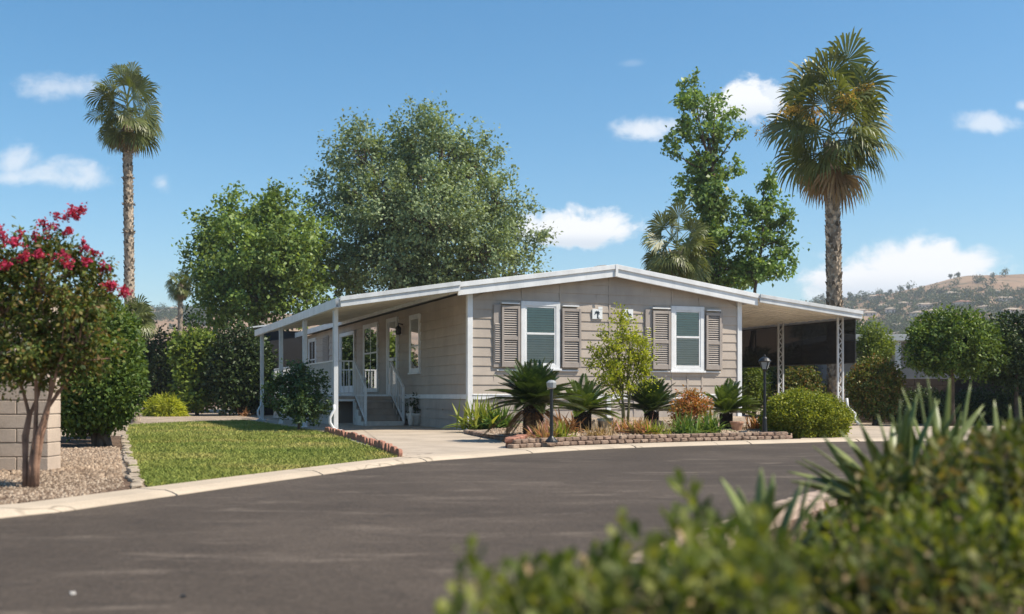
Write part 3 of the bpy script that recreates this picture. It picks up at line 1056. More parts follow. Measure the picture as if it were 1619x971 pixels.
def build_home():
    prof = [(0, 0), (W, 0), (W, ZE), (W / 2, ZA), (0, ZE)]
    # solid body behind the boards
    mb = MB()
    for nm, mp, a0, a1, clip in (('f', fmap, 0, W, True),):
        pass
    vs = [(x, 0.012, z) for x, z in prof] + [(x, 0.16, z) for x, z in prof]
    n = 5
    mb.add(vs, [tuple(range(n)), tuple(range(n, 2 * n))[::-1]] + [(i, n + i, n + (i + 1) % n, (i + 1) % n) for i in range(n)])
    sl = (ZA - ZE) / (W / 2)

    def clip(z):
        k = max(0.0, (z - ZE) / sl)
        return (0.07 + k, W - 0.07 - k)
    lap(mb, fmap, 0.07, W - 0.07, ZF + 0.06, ZA - 0.02, 0.222, clip)
    # battens over the panel seams
    for t, z0, z1 in ((3.62, 2.2, 3.70), (1.32, 3.07, 3.36), (2.30, 3.07, 3.48), (5.36, 3.07, 3.46), (6.15, 3.07, 3.34), (5.36, 0.86, 1.42), (6.22, 0.86, 1.42), (5.8, 0.86, 1.42)):
        wbox(mb, fmap, t, t + 0.045, 0.0, 0.028, z0, z1)
    mb.build('wall', M['siding'], home)
    # long side wall under the patio awning
    mb = MB()
    mb.box(0.012, 0.16, 0.165, LEN, 0, ZE)
    lap(mb, smap, 0.03, LEN, ZF + 0.06, ZE, 0.235, lip=0.034, butt=False)
    mb.build('wall', M['siding'], home)
    mb = MB()
    mb.box(W - 0.16, W - 0.012, 0.165, LEN, 0, ZE)
    lap(mb, lambda a, d, z: (W + d, a, z), 0.03, LEN, ZF + 0.06, ZE, 0.235)
    mb.box(0.165, W - 0.165, LEN - 0.15, LEN, 0, ZE)
    mb.build('wall', M['siding'], home)
    # skirting below the floor line
    mb = MB()
    lap(mb, fmap, 0.07, 3.55, 0.0, ZF - 0.07, 0.24)
    lap(mb, fmap, 3.67, W - 0.07, 0.0, ZF - 0.07, 0.24)
    for t in (4.3, 4.95, 5.6, 6.3):
        wbox(mb, fmap, t, t + 0.045, 0.0, 0.028, 0.0, ZF - 0.07)
    lap(mb, smap, 0.03, LEN, 0.0, ZF - 0.07, 0.24, lip=0.034, butt=False)
    for s in (2.0, 3.3):
        wbox(mb, smap, s, s + 0.2, 0.0, 0.03, 0.46, 0.56)
    mb.build('skirting', M['skirt'], home)
    mb = MB()
    wbox(mb, fmap, 0.085, W - 0.085, -0.01, 0.045, ZF - 0.07, ZF + 0.06)
    wbox(mb, smap, 0.085, LEN, -0.01, 0.04, ZF - 0.06, ZF + 0.055)
    wbox(mb, fmap, 3.55, 3.67, -0.01, 0.04, 0.0, ZF - 0.072)
    wbox(mb, fmap, 0.085, W - 0.085, 0.046, 0.06, ZF + 0.03, ZF + 0.055)
    mb.build('belt_trim', M['white'], home, bevel=0.006)
    for a, b in ((-0.045, 0.085), (W - 0.085, W + 0.045)):
        mb = MB()
        mb.box(a, b, -0.045, 0.085, 0.0, ZE + 0.02)
        mb.build('corner_trim', M['white'], home, bevel=0.008)
    # roof slabs, ridge and fascia
    o = 0.34
    e = ZE + 0.17 - o * sl
    a = ZA + 0.19

    def extr(mb, poly, y0, y1, mi=0):
        n = len(poly)
        vs = [(x, y0, z) for x, z in poly] + [(x, y1, z) for x, z in poly]
        mb.add(vs, [tuple(range(n)), tuple(range(n, 2 * n))[::-1]] + [(i, n + i, n + (i + 1) % n, (i + 1) % n) for i in range(n)], mi)
    mb = MB()
    extr(mb, [(-o, e), (-o, e - 0.12), (W / 2, a - 0.12), (W + o, e - 0.12), (W + o, e), (W / 2, a)], -0.22, LEN + 0.2)
    roof = mb.build('roof', M['roof'], home)
    mb = MB()
    for sg in (0, 1):
        def xx(x):
            return x if sg == 0 else W - x
        top, bot = 0.05, -0.235
        extr(mb, [(xx(-o - 0.02), e + top), (xx(-o - 0.02), e + bot), (xx(W / 2 - 0.001), a + bot), (xx(W / 2 - 0.001), a + top)], -0.30, -0.222)
        extr(mb, [(xx(-o - 0.045), e + top + 0.012), (xx(-o - 0.045), e + top - 0.10), (xx(W / 2 - 0.001), a + top - 0.10), (xx(W / 2 - 0.001), a + top + 0.012)], -0.335, -0.302)
        x0, x1 = sorted((xx(-o - 0.03), xx(-o)))
        mb.box(x0, x1, -0.22, LEN + 0.2, e - 0.16, e + 0.03)
    mb.box(W / 2 - 0.035, W / 2 + 0.035, -0.345, -0.337, a - 0.235, a + 0.06)
    mb.build('fascia', M['white'], home, bevel=0.006)
    mb = MB()
    pts = [(W / 2 - 0.35, a + 0.0), (W / 2 - 0.2, a + 0.09), (W / 2, a + 0.115), (W / 2 + 0.2, a + 0.09), (W / 2 + 0.35, a + 0.0)]
    extr(mb, pts, 0.3, 6.0)
    mb.build('ridge_cap', M['shutter'], roof)
    for s, t in ((6.0, 0.9), (11.5, 1.8)):
        mb = MB()
        z = e + (t + o) * sl
        mb.lathe([(0.10, -0.05), (0.10, 0.16), (0.19, 0.17), (0.17, 0.22), (0.06, 0.27)], (t, s, z), 14)
        mb.build('roof_vent', M['white'], roof, smooth=False)


build_home()


def slats(mb, mp, a0, a1, d, z0, z1, pitch, depth, tilt, mi=0, th=0.006):
    n = int((z1 - z0) / pitch)
    for i in range(n):
        z = z0 + (i + 0.5) * (z1 - z0) / n
        h, w = depth / 2 * math.sin(tilt), depth / 2 * math.cos(tilt)
        vs = []
        for dz in (-th / 2, th / 2):
            for (dd, zz) in ((d - w, z + h), (d + w, z - h)):
                for a in (a0, a1):
                    vs.append(mp(a, dd, zz + dz))
        mb.add(vs, [(0, 1, 3, 2), (4, 6, 7, 5), (0, 4, 5, 1), (2, 3, 7, 6)], mi)


def window(mp, a0, a1, z0, z1, cas=0.10, mid=0.53, blinds=('blindg', 'blind'), cols=1, name='window', sill=True):
    mb = MB()
    wbox(mb, mp, a0, a0 + cas, 0.0, 0.07, z0, z1)
    wbox(mb, mp, a1 - cas, a1, 0.0, 0.07, z0, z1)
    wbox(mb, mp, a0 + cas, a1 - cas, 0.0, 0.07, z1 - cas, z1)
    wbox(mb, mp, a0 + cas, a1 - cas, 0.0, 0.07, z0, z0 + cas * 0.8)
    b0, b1, c0, c1 = a0 + cas, a1 - cas, z0 + cas * 0.8, z1 - cas
    w = mb.build(name, M['white'], home, bevel=0.005)
    mb = MB()
    f = 0.04
    zm = c0 + (c1 - c0) * mid
    wbox(mb, mp, b0, b0 + f, 0.018, 0.058, c0, c1)
    wbox(mb, mp, b1 - f, b1, 0.018, 0.058, c0, c1)
    wbox(mb, mp, b0 + f, b1 - f, 0.018, 0.058, c1 - f, c1)
    wbox(mb, mp, b0 + f, b1 - f, 0.018, 0.058, c0, c0 + f)
    wbox(mb, mp, b0 + f, b1 - f, 0.018, 0.062, zm - 0.025, zm + 0.025)
    for k in range(1, cols):
        q = b0 + (b1 - b0) * k / cols
        wbox(mb, mp, q - 0.02, q + 0.02, 0.018, 0.056, c0 + f, zm - 0.026)
        wbox(mb, mp, q - 0.02, q + 0.02, 0.018, 0.056, zm + 0.026, c1 - f)
    mb.build('sash', M['white'], w, bevel=0.004)
    for lo, hi, m in ((zm + 0.026, c1 - f - 0.001, blinds[0]), (c0 + f + 0.001, zm - 0.026, blinds[1])):
        mb = MB()
        if m in ('blind', 'blindg'):
            slats(mb, mp, b0 + f + 0.004, b1 - f - 0.004, 0.036, lo, hi, 0.055, 0.044, R(60), th=0.004)
            mb.build('blind', M[m], w)
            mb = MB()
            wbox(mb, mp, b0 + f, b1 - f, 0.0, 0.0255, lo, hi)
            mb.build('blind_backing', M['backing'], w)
        else:
            wbox(mb, mp, b0 + f, b1 - f, 0.0, 0.03, lo, hi)
            mb.build('curtain' if m == 'curtain' else 'room', M[m], w)
        mb = MB()
        mb.add([mp(b0 + f, 0.049, lo), mp(b1 - f, 0.049, lo), mp(b1 - f, 0.049, hi), mp(b0 + f, 0.049, hi)], [(0, 1, 2, 3)])
        mb.build('pane', M['glass'], w)
    if sill:
        mb = MB()
        wbox(mb, mp, a0 - 0.03, a1 + 0.03, 0.0, 0.10, z0 - 0.05, z0 - 0.002)
        mb.build('sill', M['white'], w, bevel=0.006)
    return w


def shutter(a0, a1, z0, z1, wing=None):
    mb = MB()
    st = 0.055

    def frame(b0, b1, d0, d1):
        wbox(mb, fmap, b0, b0 + st, d0, d1, z0, z1)
        wbox(mb, fmap, b1 - st, b1, d0, d1, z0, z1)
        zm = z0 + (z1 - z0) * 0.47
        for q0, q1 in ((z0, z0 + 0.11), (zm - 0.04, zm + 0.04), (z1 - 0.07, z1)):
            wbox(mb, fmap, b0 + st, b1 - st, d0 + 0.002, d1 - 0.004, q0, q1)
        slats(mb, fmap, b0 + st, b1 - st, (d0 + d1) / 2 - 0.004, z0 + 0.11, zm - 0.04, 0.052, 0.052, R(48))
        slats(mb, fmap, b0 + st, b1 - st, (d0 + d1) / 2 - 0.004, zm + 0.04, z1 - 0.07, 0.052, 0.052, R(48))
        wbox(mb, fmap, b0 + 0.01, b1 - 0.01, 0.026, d0 - 0.001, z0 + 0.02, z1 - 0.02)
    frame(a0, a1, 0.055, 0.11)
    if wing:
        wbox(mb, fmap, wing[0], wing[1], 0.026, 0.06, z0 - 0.01, z1 + 0.03)
        slats(mb, fmap, wing[0] + 0.03, wing[1] - 0.02, 0.07, z0 + 0.1, z1 - 0.4, 0.052, 0.04, R(48))
    mb.build('shutter', M['shutter'], home, bevel=0.004)


window(fmap, 1.29, 2.30, 1.47, 3.07, 0.11)
window(fmap, 5.33, 6.28, 1.45, 3.07, 0.11)
shutter(0.79, 1.25, 1.50, 2.94, (0.60, 0.785))
shutter(2.34, 2.84, 1.50, 2.92)
shutter(4.80, 5.29, 1.48, 2.93, (4.61, 4.795))
shutter(6.32, 6.76, 1.48, 2.92, (6.765, 6.82))
for a0, a1, z in ((0.78, 1.24, 2.985), (2.35, 2.78, 2.965), (4.78, 5.28, 2.98), (6.33, 6.74, 2.97)):
    for b0, b1, dp, zz in ((a0, a1, 0.125, z), (a0 - 0.1, a1 + 0.02, 0.06, 1.405)):
        mb = MB()
        wbox(mb, fmap, b0, b1, 0.0, dp, zz, zz + 0.03)
        mb.build('shutter_trim', M['white'], home, bevel=0.004)
# side wall openings (s along the wall)
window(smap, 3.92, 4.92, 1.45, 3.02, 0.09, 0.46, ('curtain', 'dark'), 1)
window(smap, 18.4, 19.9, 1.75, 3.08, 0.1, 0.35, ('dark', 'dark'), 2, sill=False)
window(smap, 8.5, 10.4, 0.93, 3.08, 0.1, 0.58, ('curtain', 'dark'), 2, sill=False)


def door(s0, s1, z0, z1, pane='curtain', name='door', mid=True):
    mb = MB()
    wbox(mb, smap, s0, s0 + 0.11, 0.0, 0.09, z0, z1)
    wbox(mb, smap, s1 - 0.11, s1, 0.0, 0.09, z0, z1)
    wbox(mb, smap, s0 + 0.11, s1 - 0.11, 0.0, 0.09, z1 - 0.12, z1)
    wbox(mb, smap, s0 + 0.11, s1 - 0.11, 0.0, 0.07, z0, z0 + 0.32)
    wbox(mb, smap, s0 + 0.11, s0 + 0.2, 0.02, 0.07, z0 + 0.32, z1 - 0.12)
    wbox(mb, smap, s1 - 0.2, s1 - 0.11, 0.02, 0.07, z0 + 0.32, z1 - 0.12)
    if mid:
        wbox(mb, smap, s0 + 0.2, s1 - 0.2, 0.02, 0.068, z0 + 1.0, z0 + 1.09)
    d = mb.build(name, M['white'], home, bevel=0.006)
    mb = MB()
    wbox(mb, smap, s0 + 0.2, s1 - 0.2, 0.0, 0.03, z0 + 0.32, z1 - 0.12)
    mb.build('panel', M[pane], d)
    mb = MB()
    mb.add([smap(s0 + 0.2, 0.05, z0 + 0.32), smap(s1 - 0.2, 0.05, z0 + 0.32), smap(s1 - 0.2, 0.05, z1 - 0.12), smap(s0 + 0.2, 0.05, z1 - 0.12)], [(0, 1, 2, 3)])
    mb.build('pane', M['glass'], d)
    mb = MB()
    mb.tube([smap(s0 + 0.16, 0.07, z0 + 0.98), smap(s0 + 0.16, 0.12, z0 + 0.98), smap(s0 + 0.16, 0.12, z0 + 1.1), smap(s0 + 0.16, 0.07, z0 + 1.1)], 0.012, 6)
    mb.build('handle', M['black'], d)


door(6.15, 7.35, ZF + 0.03, 3.08)
door(11.6, 13.9, ZF + 0.03, 2.98, 'dark', 'sliding_door', False)
mb = MB()
wbox(mb, smap, 16.0, 17.0, 0.0, 0.06, 1.5, 3.05)
slats(mb, smap, 16.06, 16.94, 0.065, 1.55, 3.0, 0.06, 0.05, R(45))
mb.build('shutter', M['shutter'], home)
mb = MB()
mb.tube([smap(5.7, 0.03, 2.82), smap(5.7, 0.16, 2.85), smap(5.7, 0.16, 2.75)], 0.02, 6)
mb.lathe([(0.04, -0.25), (0.08, -0.22), (0.085, -0.05), (0.03, 0.0)], smap(5.7, 0.16, 2.78), 10)
mb.build('wall_lamp', M['black'], home)

# two painted plaques on the gable wall
def plaque(t0, t1, z0, z1, label, kind):
    c = H((t0 + t1) / 2, -0.03)
    o = thing('wall_plaque', (c[0], c[1], z0), label, 'sign', rz=HA)
    w, h = t1 - t0, z1 - z0
    mb = MB()
    mb.box(-w / 2, w / 2, -0.022, 0.004, 0, h)
    if kind == 'palm':
        mb.box(w * 0.08, w / 2, -0.026, -0.0222, h, h + 0.06)
    mb.build('board', M['sign'], o, bevel=0.004)
    mb = MB()
    y = -0.0245

    def stroke(pts, wd):
        for a, b in zip(pts, pts[1:]):
            mb.bar((a[0] * w, y, a[1] * h), (b[0] * w, y, b[1] * h), wd * w, 0.003, up=(0, 1, 0))
    if kind == 'palm':
        stroke([(0.02, 0.12), (0.03, 0.4), (-0.02, 0.62)], 0.13)
        for q in ((-0.28, 0.45), (-0.25, 0.68), (-0.1, 0.82), (0.12, 0.80), (0.22, 0.62), (0.18, 0.46)):
            stroke([(-0.02, 0.62), (q[0] * 0.6, 0.5 * (q[1] + 0.78)), q], 0.09)
        stroke([(-0.05, 0.1), (0.2, 0.1)], 0.08)
    else:
        stroke([(-0.32, 0.30), (-0.32, 0.56)], 0.07)
        stroke([(-0.32, 0.54), (-0.2, 0.58), (-0.15, 0.5), (-0.15, 0.3)], 0.07)
        stroke([(-0.02, 0.3), (-0.02, 0.78), (0.06, 0.62), (0.06, 0.42)], 0.08)
        stroke([(-0.1, 0.55), (0.14, 0.52)], 0.07)
        stroke([(0.14, 0.3), (0.2, 0.56), (0.3, 0.5), (0.3, 0.34), (0.2, 0.3)], 0.08)
    mb.build('emblem', M['ink'], o)


plaque(3.16, 3.43, 2.69, 2.93, 'white plaque with a dark palm-like emblem, nearer the window with the tall sago below', 'palm')
plaque(3.97, 4.27, 2.70, 2.95, 'white plaque with small dark lettering, half hidden by the lime-green young tree', 'text')

# ------------------------------------------------------------------ awnings, deck, screen
def house_thing(name, t, s, label, cat, group=None):
    p = H(t, s)
    return thing(name, (p[0], p[1], 0), label, cat, rz=HA, group=group), (t, s, 0)


def extr_y(mb, poly, y0, y1, mi=0):
    n = len(poly)
    vs = [(x, y0, z) for x, z in poly] + [(x, y1, z) for x, z in poly]
    mb.add(vs, [tuple(range(n)), tuple(range(n, 2 * n))[::-1]] + [(i, n + i, n + (i + 1) % n, (i + 1) % n) for i in range(n)], mi)


def awnings():
    aw, off = house_thing('patio_awning', -3.1, 0.2, 'long white patio awning on square posts over the side porch and driveway', 'awning')
    t0, t1, z0, z1 = -3.10, -0.365, 2.90, 3.345
    mb = MB(off)
    extr_y(mb, [(t0, z0 - 0.03), (t1, z1 - 0.03), (t1, z1 + 0.02), (t0, z0 + 0.02)], -0.42, 12.3)
    k = -0.3
    while k < 12.2:                                     # pan ribs
        extr_y(mb, [(t0, z0 - 0.052), (t1, z1 - 0.052), (t1, z1 - 0.031), (t0, z0 - 0.031)], k, k + 0.03)
        k += 0.31
    mb.build('roof_panel', M['ceiling'], aw)
    mb = MB(off)
    extr_y(mb, [(t0 - 0.03, z0 - 0.13), (t1, z1 - 0.13), (t1, z1 + 0.075), (t0 - 0.03, z0 + 0.075)], -0.475, -0.423)
    extr_y(mb, [(t0 - 0.045, z0 - 0.0), (t1, z1 - 0.0), (t1, z1 + 0.095), (t0 - 0.045, z0 + 0.095)], -0.505, -0.477)
    mb.box(t0 - 0.06, t0 - 0.032, -0.42, 12.3, z0 - 0.14, z0 + 0.075)
    mb.box(t0 - 0.12, t0 - 0.0605, -0.42, 12.3, z0 - 0.14, z0 - 0.125)
    mb.box(t0 - 0.13, t0 - 0.1205, -0.42, 12.3, z0 - 0.14, z0 + 0.06)
    mb.build('fascia', M['awning'], aw, bevel=0.004)
    for s in (0.2, 3.97, 7.74, 11.5):
        mb = MB(off)
        mb.box(-3.10 - 0.05, -3.10 + 0.05, s - 0.05, s + 0.05, 0.012, 2.86)
        mb.box(-3.10 - 0.064, -3.10 - 0.0505, s - 0.02, s + 0.02, 0.012, 2.78)
        mb.box(-3.18, -3.02, s - 0.08, s + 0.08, 0.0125, 0.03)
        mb.build('post', M['awning'], aw, bevel=0.006)
    for s in (0.12, 11.4):
        mb = MB(off)
        x = -3.16
        pts = [(x, s - 0.05, 0.62), (x, s - 0.06, 0.50), (x - 0.05, s - 0.07, 0.42), (x - 0.10, s - 0.08, 0.33), (x - 0.10, s - 0.08, 0.22), (x - 0.03, s - 0.09, 0.10), (x + 0.05, s - 0.12, 0.04), (x + 0.16, s - 0.16, 0.03)]
        mb.tube(pts, 0.034, 8)
        mb.tube([(x - 0.02, s - 0.09, 0.08), (x - 0.14, s - 0.16, 0.03)], 0.03, 7)
        mb.build('downspout', M['awning'], aw, smooth=True)
    # carport
    cp, off = house_thing('carport', 10.65, 0.2, 'white flat carport roof on paired lattice posts beside the gable end', 'carport')
    t0, t1, z0, z1 = 10.90, W + 0.385, 2.98, 3.33
    mb = MB(off)
    extr_y(mb, [(t1, z1 - 0.03), (t0, z0 - 0.03), (t0, z0 + 0.02), (t1, z1 + 0.02)], -0.30, 12.0)
    k = -0.2
    while k < 11.9:
        extr_y(mb, [(t1, z1 - 0.052), (t0, z0 - 0.052), (t0, z0 - 0.031), (t1, z1 - 0.031)], k, k + 0.03)
        k += 0.31
    mb.build('roof_panel', M['ceiling'], cp)
    mb = MB(off)
    extr_y(mb, [(t1, z1 - 0.12), (t0 + 0.03, z0 - 0.12), (t0 + 0.03, z0 + 0.07), (t1, z1 + 0.07)], -0.355, -0.303)
    extr_y(mb, [(t1, z1 - 0.0), (t0 + 0.045, z0 - 0.0), (t0 + 0.045, z0 + 0.09), (t1, z1 + 0.09)], -0.385, -0.357)
    mb.box(t0 + 0.032, t0 + 0.06, -0.30, 12.0, z0 - 0.13, z0 + 0.07)
    mb.build('fascia', M['awning'], cp, bevel=0.004)
    for s in (0.2, 2.95, 5.7, 8.5, 11.2):
        mb = MB(off)
        for dx in (-0.08, 0.08):
            mb.box(10.65 + dx - 0.022, 10.65 + dx + 0.022, s - 0.022, s + 0.022, 0.009, 2.97)
        z, sgn = 0.08, 1
        while z < 2.8:
            mb.bar((10.65 - 0.058 * sgn, s, z), (10.65 + 0.058 * sgn, s, z + 0.13), 0.018, 0.014, up=(0, 1, 0))
            z += 0.13
            sgn = -sgn
        mb.box(10.52, 10.78, s - 0.06, s + 0.06, 0.0085, 0.02)
        mb.build('post', M['awning'], cp)
    mb = MB(off)
    x, s = 10.78, 0.1
    mb.tube([(x, s, 0.75), (x + 0.01, s - 0.02, 0.52), (x + 0.10, s - 0.06, 0.42), (x + 0.19, s - 0.1, 0.34), (x + 0.20, s - 0.1, 0.15), (x + 0.22, s - 0.25, 0.05)], 0.04, 8)
    mb.build('downspout', M['awning'], cp, smooth=True)
    # shade cloth hung under the outer edge
    sc, off = house_thing('shade_screen', 10.88, 6.0, 'black woven shade screen hanging along the outer edge of the carport', 'screen')
    mb = MB(off)
    ns = 24
    vs, fs = [], []
    for i in range(ns + 1):
        s = -0.15 + 11.9 * i / ns
        for z in (1.71, 2.3, 2.86):
            vs.append((10.86 + 0.03 * math.sin(i * 1.3) * (2.9 - z), s, z))
    for i in range(ns):
        for j in range(2):
            fs.append((i * 3 + j, (i + 1) * 3 + j, (i + 1) * 3 + j + 1, i * 3 + j + 1))
    mb.add(vs, fs)
    o = mb.build('cloth', M['screen'], sc)
    so = o.modifiers.new('thickness', 'SOLIDIFY')
    so.thickness = 0.006
    mb = MB(off)
    mb.tube([(10.86, -0.15, 1.70), (10.86, 11.75, 1.70)], 0.018, 6)
    mb.tube([(10.86, -0.15, 2.86), (10.86, 11.75, 2.86)], 0.018, 6)
    for i in range(6):
        s = -0.13 + i * 2.36
        mb.box(10.868, 10.89, s - 0.015, s + 0.015, 1.71, 2.86)
    mb.build('rail', M['black'], sc)


awnings()


def deck():
    dk, off = house_thing('porch_deck', -1.0, 8.0, 'raised side porch deck with white railings, steps and taupe skirting', 'porch')
    T0, S0, S1 = -2.0, 5.8, 16.4
    mb = MB(off)
    mb.box(T0, -0.06, S0, S1, ZF - 0.10, ZF)
    k = S0 + 0.14
    mb.build('platform', M['deckwood'], dk, bevel=0.01)
    mb = MB(off)
    lap(mb, lambda a, d, z: (T0 + 0.03 - d, a, z), S0 + 0.03, S1, 0.012, ZF - 0.10, 0.24)
    # front panel around the crawl hatch
    for a0, a1, z0, z1 in ((T0 + 0.03, -1.93, 0.012, ZF - 0.1), (-1.40, -0.06, 0.012, ZF - 0.1), (-1.93, -1.40, 0.012, 0.06)):
        mb.box(a0, a1, S0 + 0.02, S0 + 0.05, z0, z1)
    mb.box(T0 + 0.03, -0.06, S0 + 0.7, S0 + 0.72, 0.012, ZF - 0.12)
    mb.build('skirting', M['skirt'], dk)
    mb = MB(off)
    for a0, a1, z0, z1 in ((-1.99, -1.93, 0.05, 0.66), (-1.43, -1.37, 0.05, 0.66), (-1.99, -1.37, 0.662, 0.72)):
        mb.box(a0, a1, S0 - 0.012, S0 + 0.018, z0, z1)
    mb.build('hatch_frame', M['white'], dk)
    mb = MB(off)
    nst = 5
    for i in range(nst):
        z1 = ZF - 0.165 * i - 0.0
        s0 = S0 - 0.29 * i
        if i == 0:
            continue
        mb.box(-1.38, -0.36, s0 - 0.0, s0 + 0.305, z1 - 0.03, z1)
        mb.box(-1.36, -0.38, s0 + 0.01, s0 + 0.03, max(z1 - 0.165, 0.013), z1 - 0.031)
    st = mb.build('steps', M['deckwood'], dk, bevel=0.006)
    mb = MB(off)
    mb.box(-1.38, -0.36, S0 - 0.29 * 4 - 0.25, S0 - 0.29 * 4 + 0.0, 0.0125, 0.13)
    for x in (-1.42, -0.36):
        poly = [(S0 - 1.2, 0.0125), (S0 + 0.0, 0.0125), (S0 + 0.0, ZF - 0.10), (S0 - 0.29, ZF - 0.2), (S0 - 0.29, ZF - 0.36), (S0 - 0.58, ZF - 0.37), (S0 - 0.58, ZF - 0.53), (S0 - 0.87, ZF - 0.54), (S0 - 0.87, ZF - 0.68), (S0 - 1.2, ZF - 0.69)]
        vs = [(x, s, z) for s, z in poly] + [(x + 0.035, s, z) for s, z in poly]
        n = len(poly)
        mb.add(vs, [tuple(range(n)), tuple(range(n, 2 * n))[::-1]] + [(i, n + i, n + (i + 1) % n, (i + 1) % n) for i in range(n)])
    mb.build('stringer', M['pot'], st)

    def railing(a, b, za, zb, n, posts=True):
        mb = MB(off)
        a, b = Vector((*a, 0)), Vector((*b, 0))
        up = Vector((0, 0, 1))
        hr = 0.98
        mb.bar(a + up * (za + hr), b + up * (zb + hr), 0.055, 0.04)
        mb.bar(a + up * (za + 0.09), b + up * (zb + 0.09), 0.04, 0.035)
        for i in range(n + 1):
            p = a.lerp(b, i / n)
            z = za + (zb - za) * i / n
            w = 0.05 if (posts and i in (0, n)) else 0.022
            mb.bar(p + up * (z + (0.0 if w > 0.03 else 0.09)), p + up * (z + hr), w, w, up=(0, 1, 0))
        mb.build('railing', M['white'], dk)
    railing((T0 + 0.05, S0 + 0.06), (-1.40, S0 + 0.06), ZF, ZF, 4)
    railing((T0 + 0.05, S0 + 0.12), (T0 + 0.05, S1 - 0.05), ZF, ZF, 80)
    railing((T0 + 0.1, S1 - 0.05), (-0.1, S1 - 0.05), ZF, ZF, 15)
    railing((-1.38, S0 + 0.02), (-1.38, S0 - 1.3), ZF, 0.06, 8)
    railing((-0.34, S0 + 0.02), (-0.34, S0 - 1.3), ZF, 0.06, 8)


deck()

# stone planter beside the steps
pt, off = house_thing('flower_pot', -0.12, 4.15, 'white stone planter holding a dark leafy plant beside the porch steps', 'planter')
mb = MB()
mb.lathe([(0.13, 0.012), (0.16, 0.05), (0.17, 0.10), (0.22, 0.26), (0.25, 0.30), (0.25, 0.345), (0.21, 0.345), (0.19, 0.30)], n=14)
mb.build('pot', M['pot'], pt, smooth=False)
rng = np.random.default_rng(3)
P = rng.normal(size=(240, 3)) * [0.13, 0.13, 0.15] + [0.05, 0.05, 0.55]
quads('foliage', leaf_quads(rng, P, 0.09, 0.045), M['L_dark'], pt)
pf, off = house_thing('garden_figurine', -0.28, 3.98, 'small white garden figurine peeking over the planter rim', 'figurine')
mb = MB()
mb.lathe([(0.055, 0.012), (0.075, 0.10), (0.075, 0.22), (0.045, 0.33), (0.03, 0.36), (0.055, 0.40), (0.06, 0.45), (0.04, 0.50), (0.01, 0.52)], n=12)
for k in (-1, 1):
    mb.tube([(0.035 * k, 0, 0.48), (0.045 * k, 0, 0.56)], [0.02, 0.006], 6)
mb.build('body', M['pot'], pf, smooth=True)

# ------------------------------------------------------------------ edging, bricks, walls, lamps
def lump(mb, c, sx, sy, sz, rz, rng, j=0.12):
    """a rough block: bevelled box with jittered corners"""
    ca, sa = math.cos(rz), math.sin(rz)
    b = 0.22
    vs = []
    for z, k in ((-1, 0.9), (-0.6, 1.0), (0.6, 1.0), (1, 0.86)):
        for x, y in ((-1, -1 + b), (-1 + b, -1), (1 - b, -1), (1, -1 + b), (1, 1 - b), (1 - b, 1), (-1 + b, 1), (-1, 1 - b)):
            px = x * k * sx / 2 * (1 + rng.uniform(-j, j))
            py = y * k * sy / 2 * (1 + rng.uniform(-j, j))
            vs.append((c[0] + px * ca - py * sa, c[1] + px * sa + py * ca, c[2] + sz / 2 + z * sz / 2 * (1 + rng.uniform(-j, j) * 0.4)))
    fs = [tuple(range(8))[::-1], tuple(range(24, 32))]
    for r in range(3):
        for i in range(8):
            fs.append((r * 8 + i, r * 8 + (i + 1) % 8, (r + 1) * 8 + (i + 1) % 8, (r + 1) * 8 + i))
    mb.add(vs, fs)


def along(path, step, start=0.0):
    out, acc, nxt = [], 0.0, start
    for a, b in zip(path, path[1:]):
        l = math.hypot(b[0] - a[0], b[1] - a[1])
        while acc + l >= nxt:
            k = (nxt - acc) / l
            out.append((a[0] + (b[0] - a[0]) * k, a[1] + (b[1] - a[1]) * k, math.atan2(b[1] - a[1], b[0] - a[0])))
            nxt += step
        acc += l
    return out


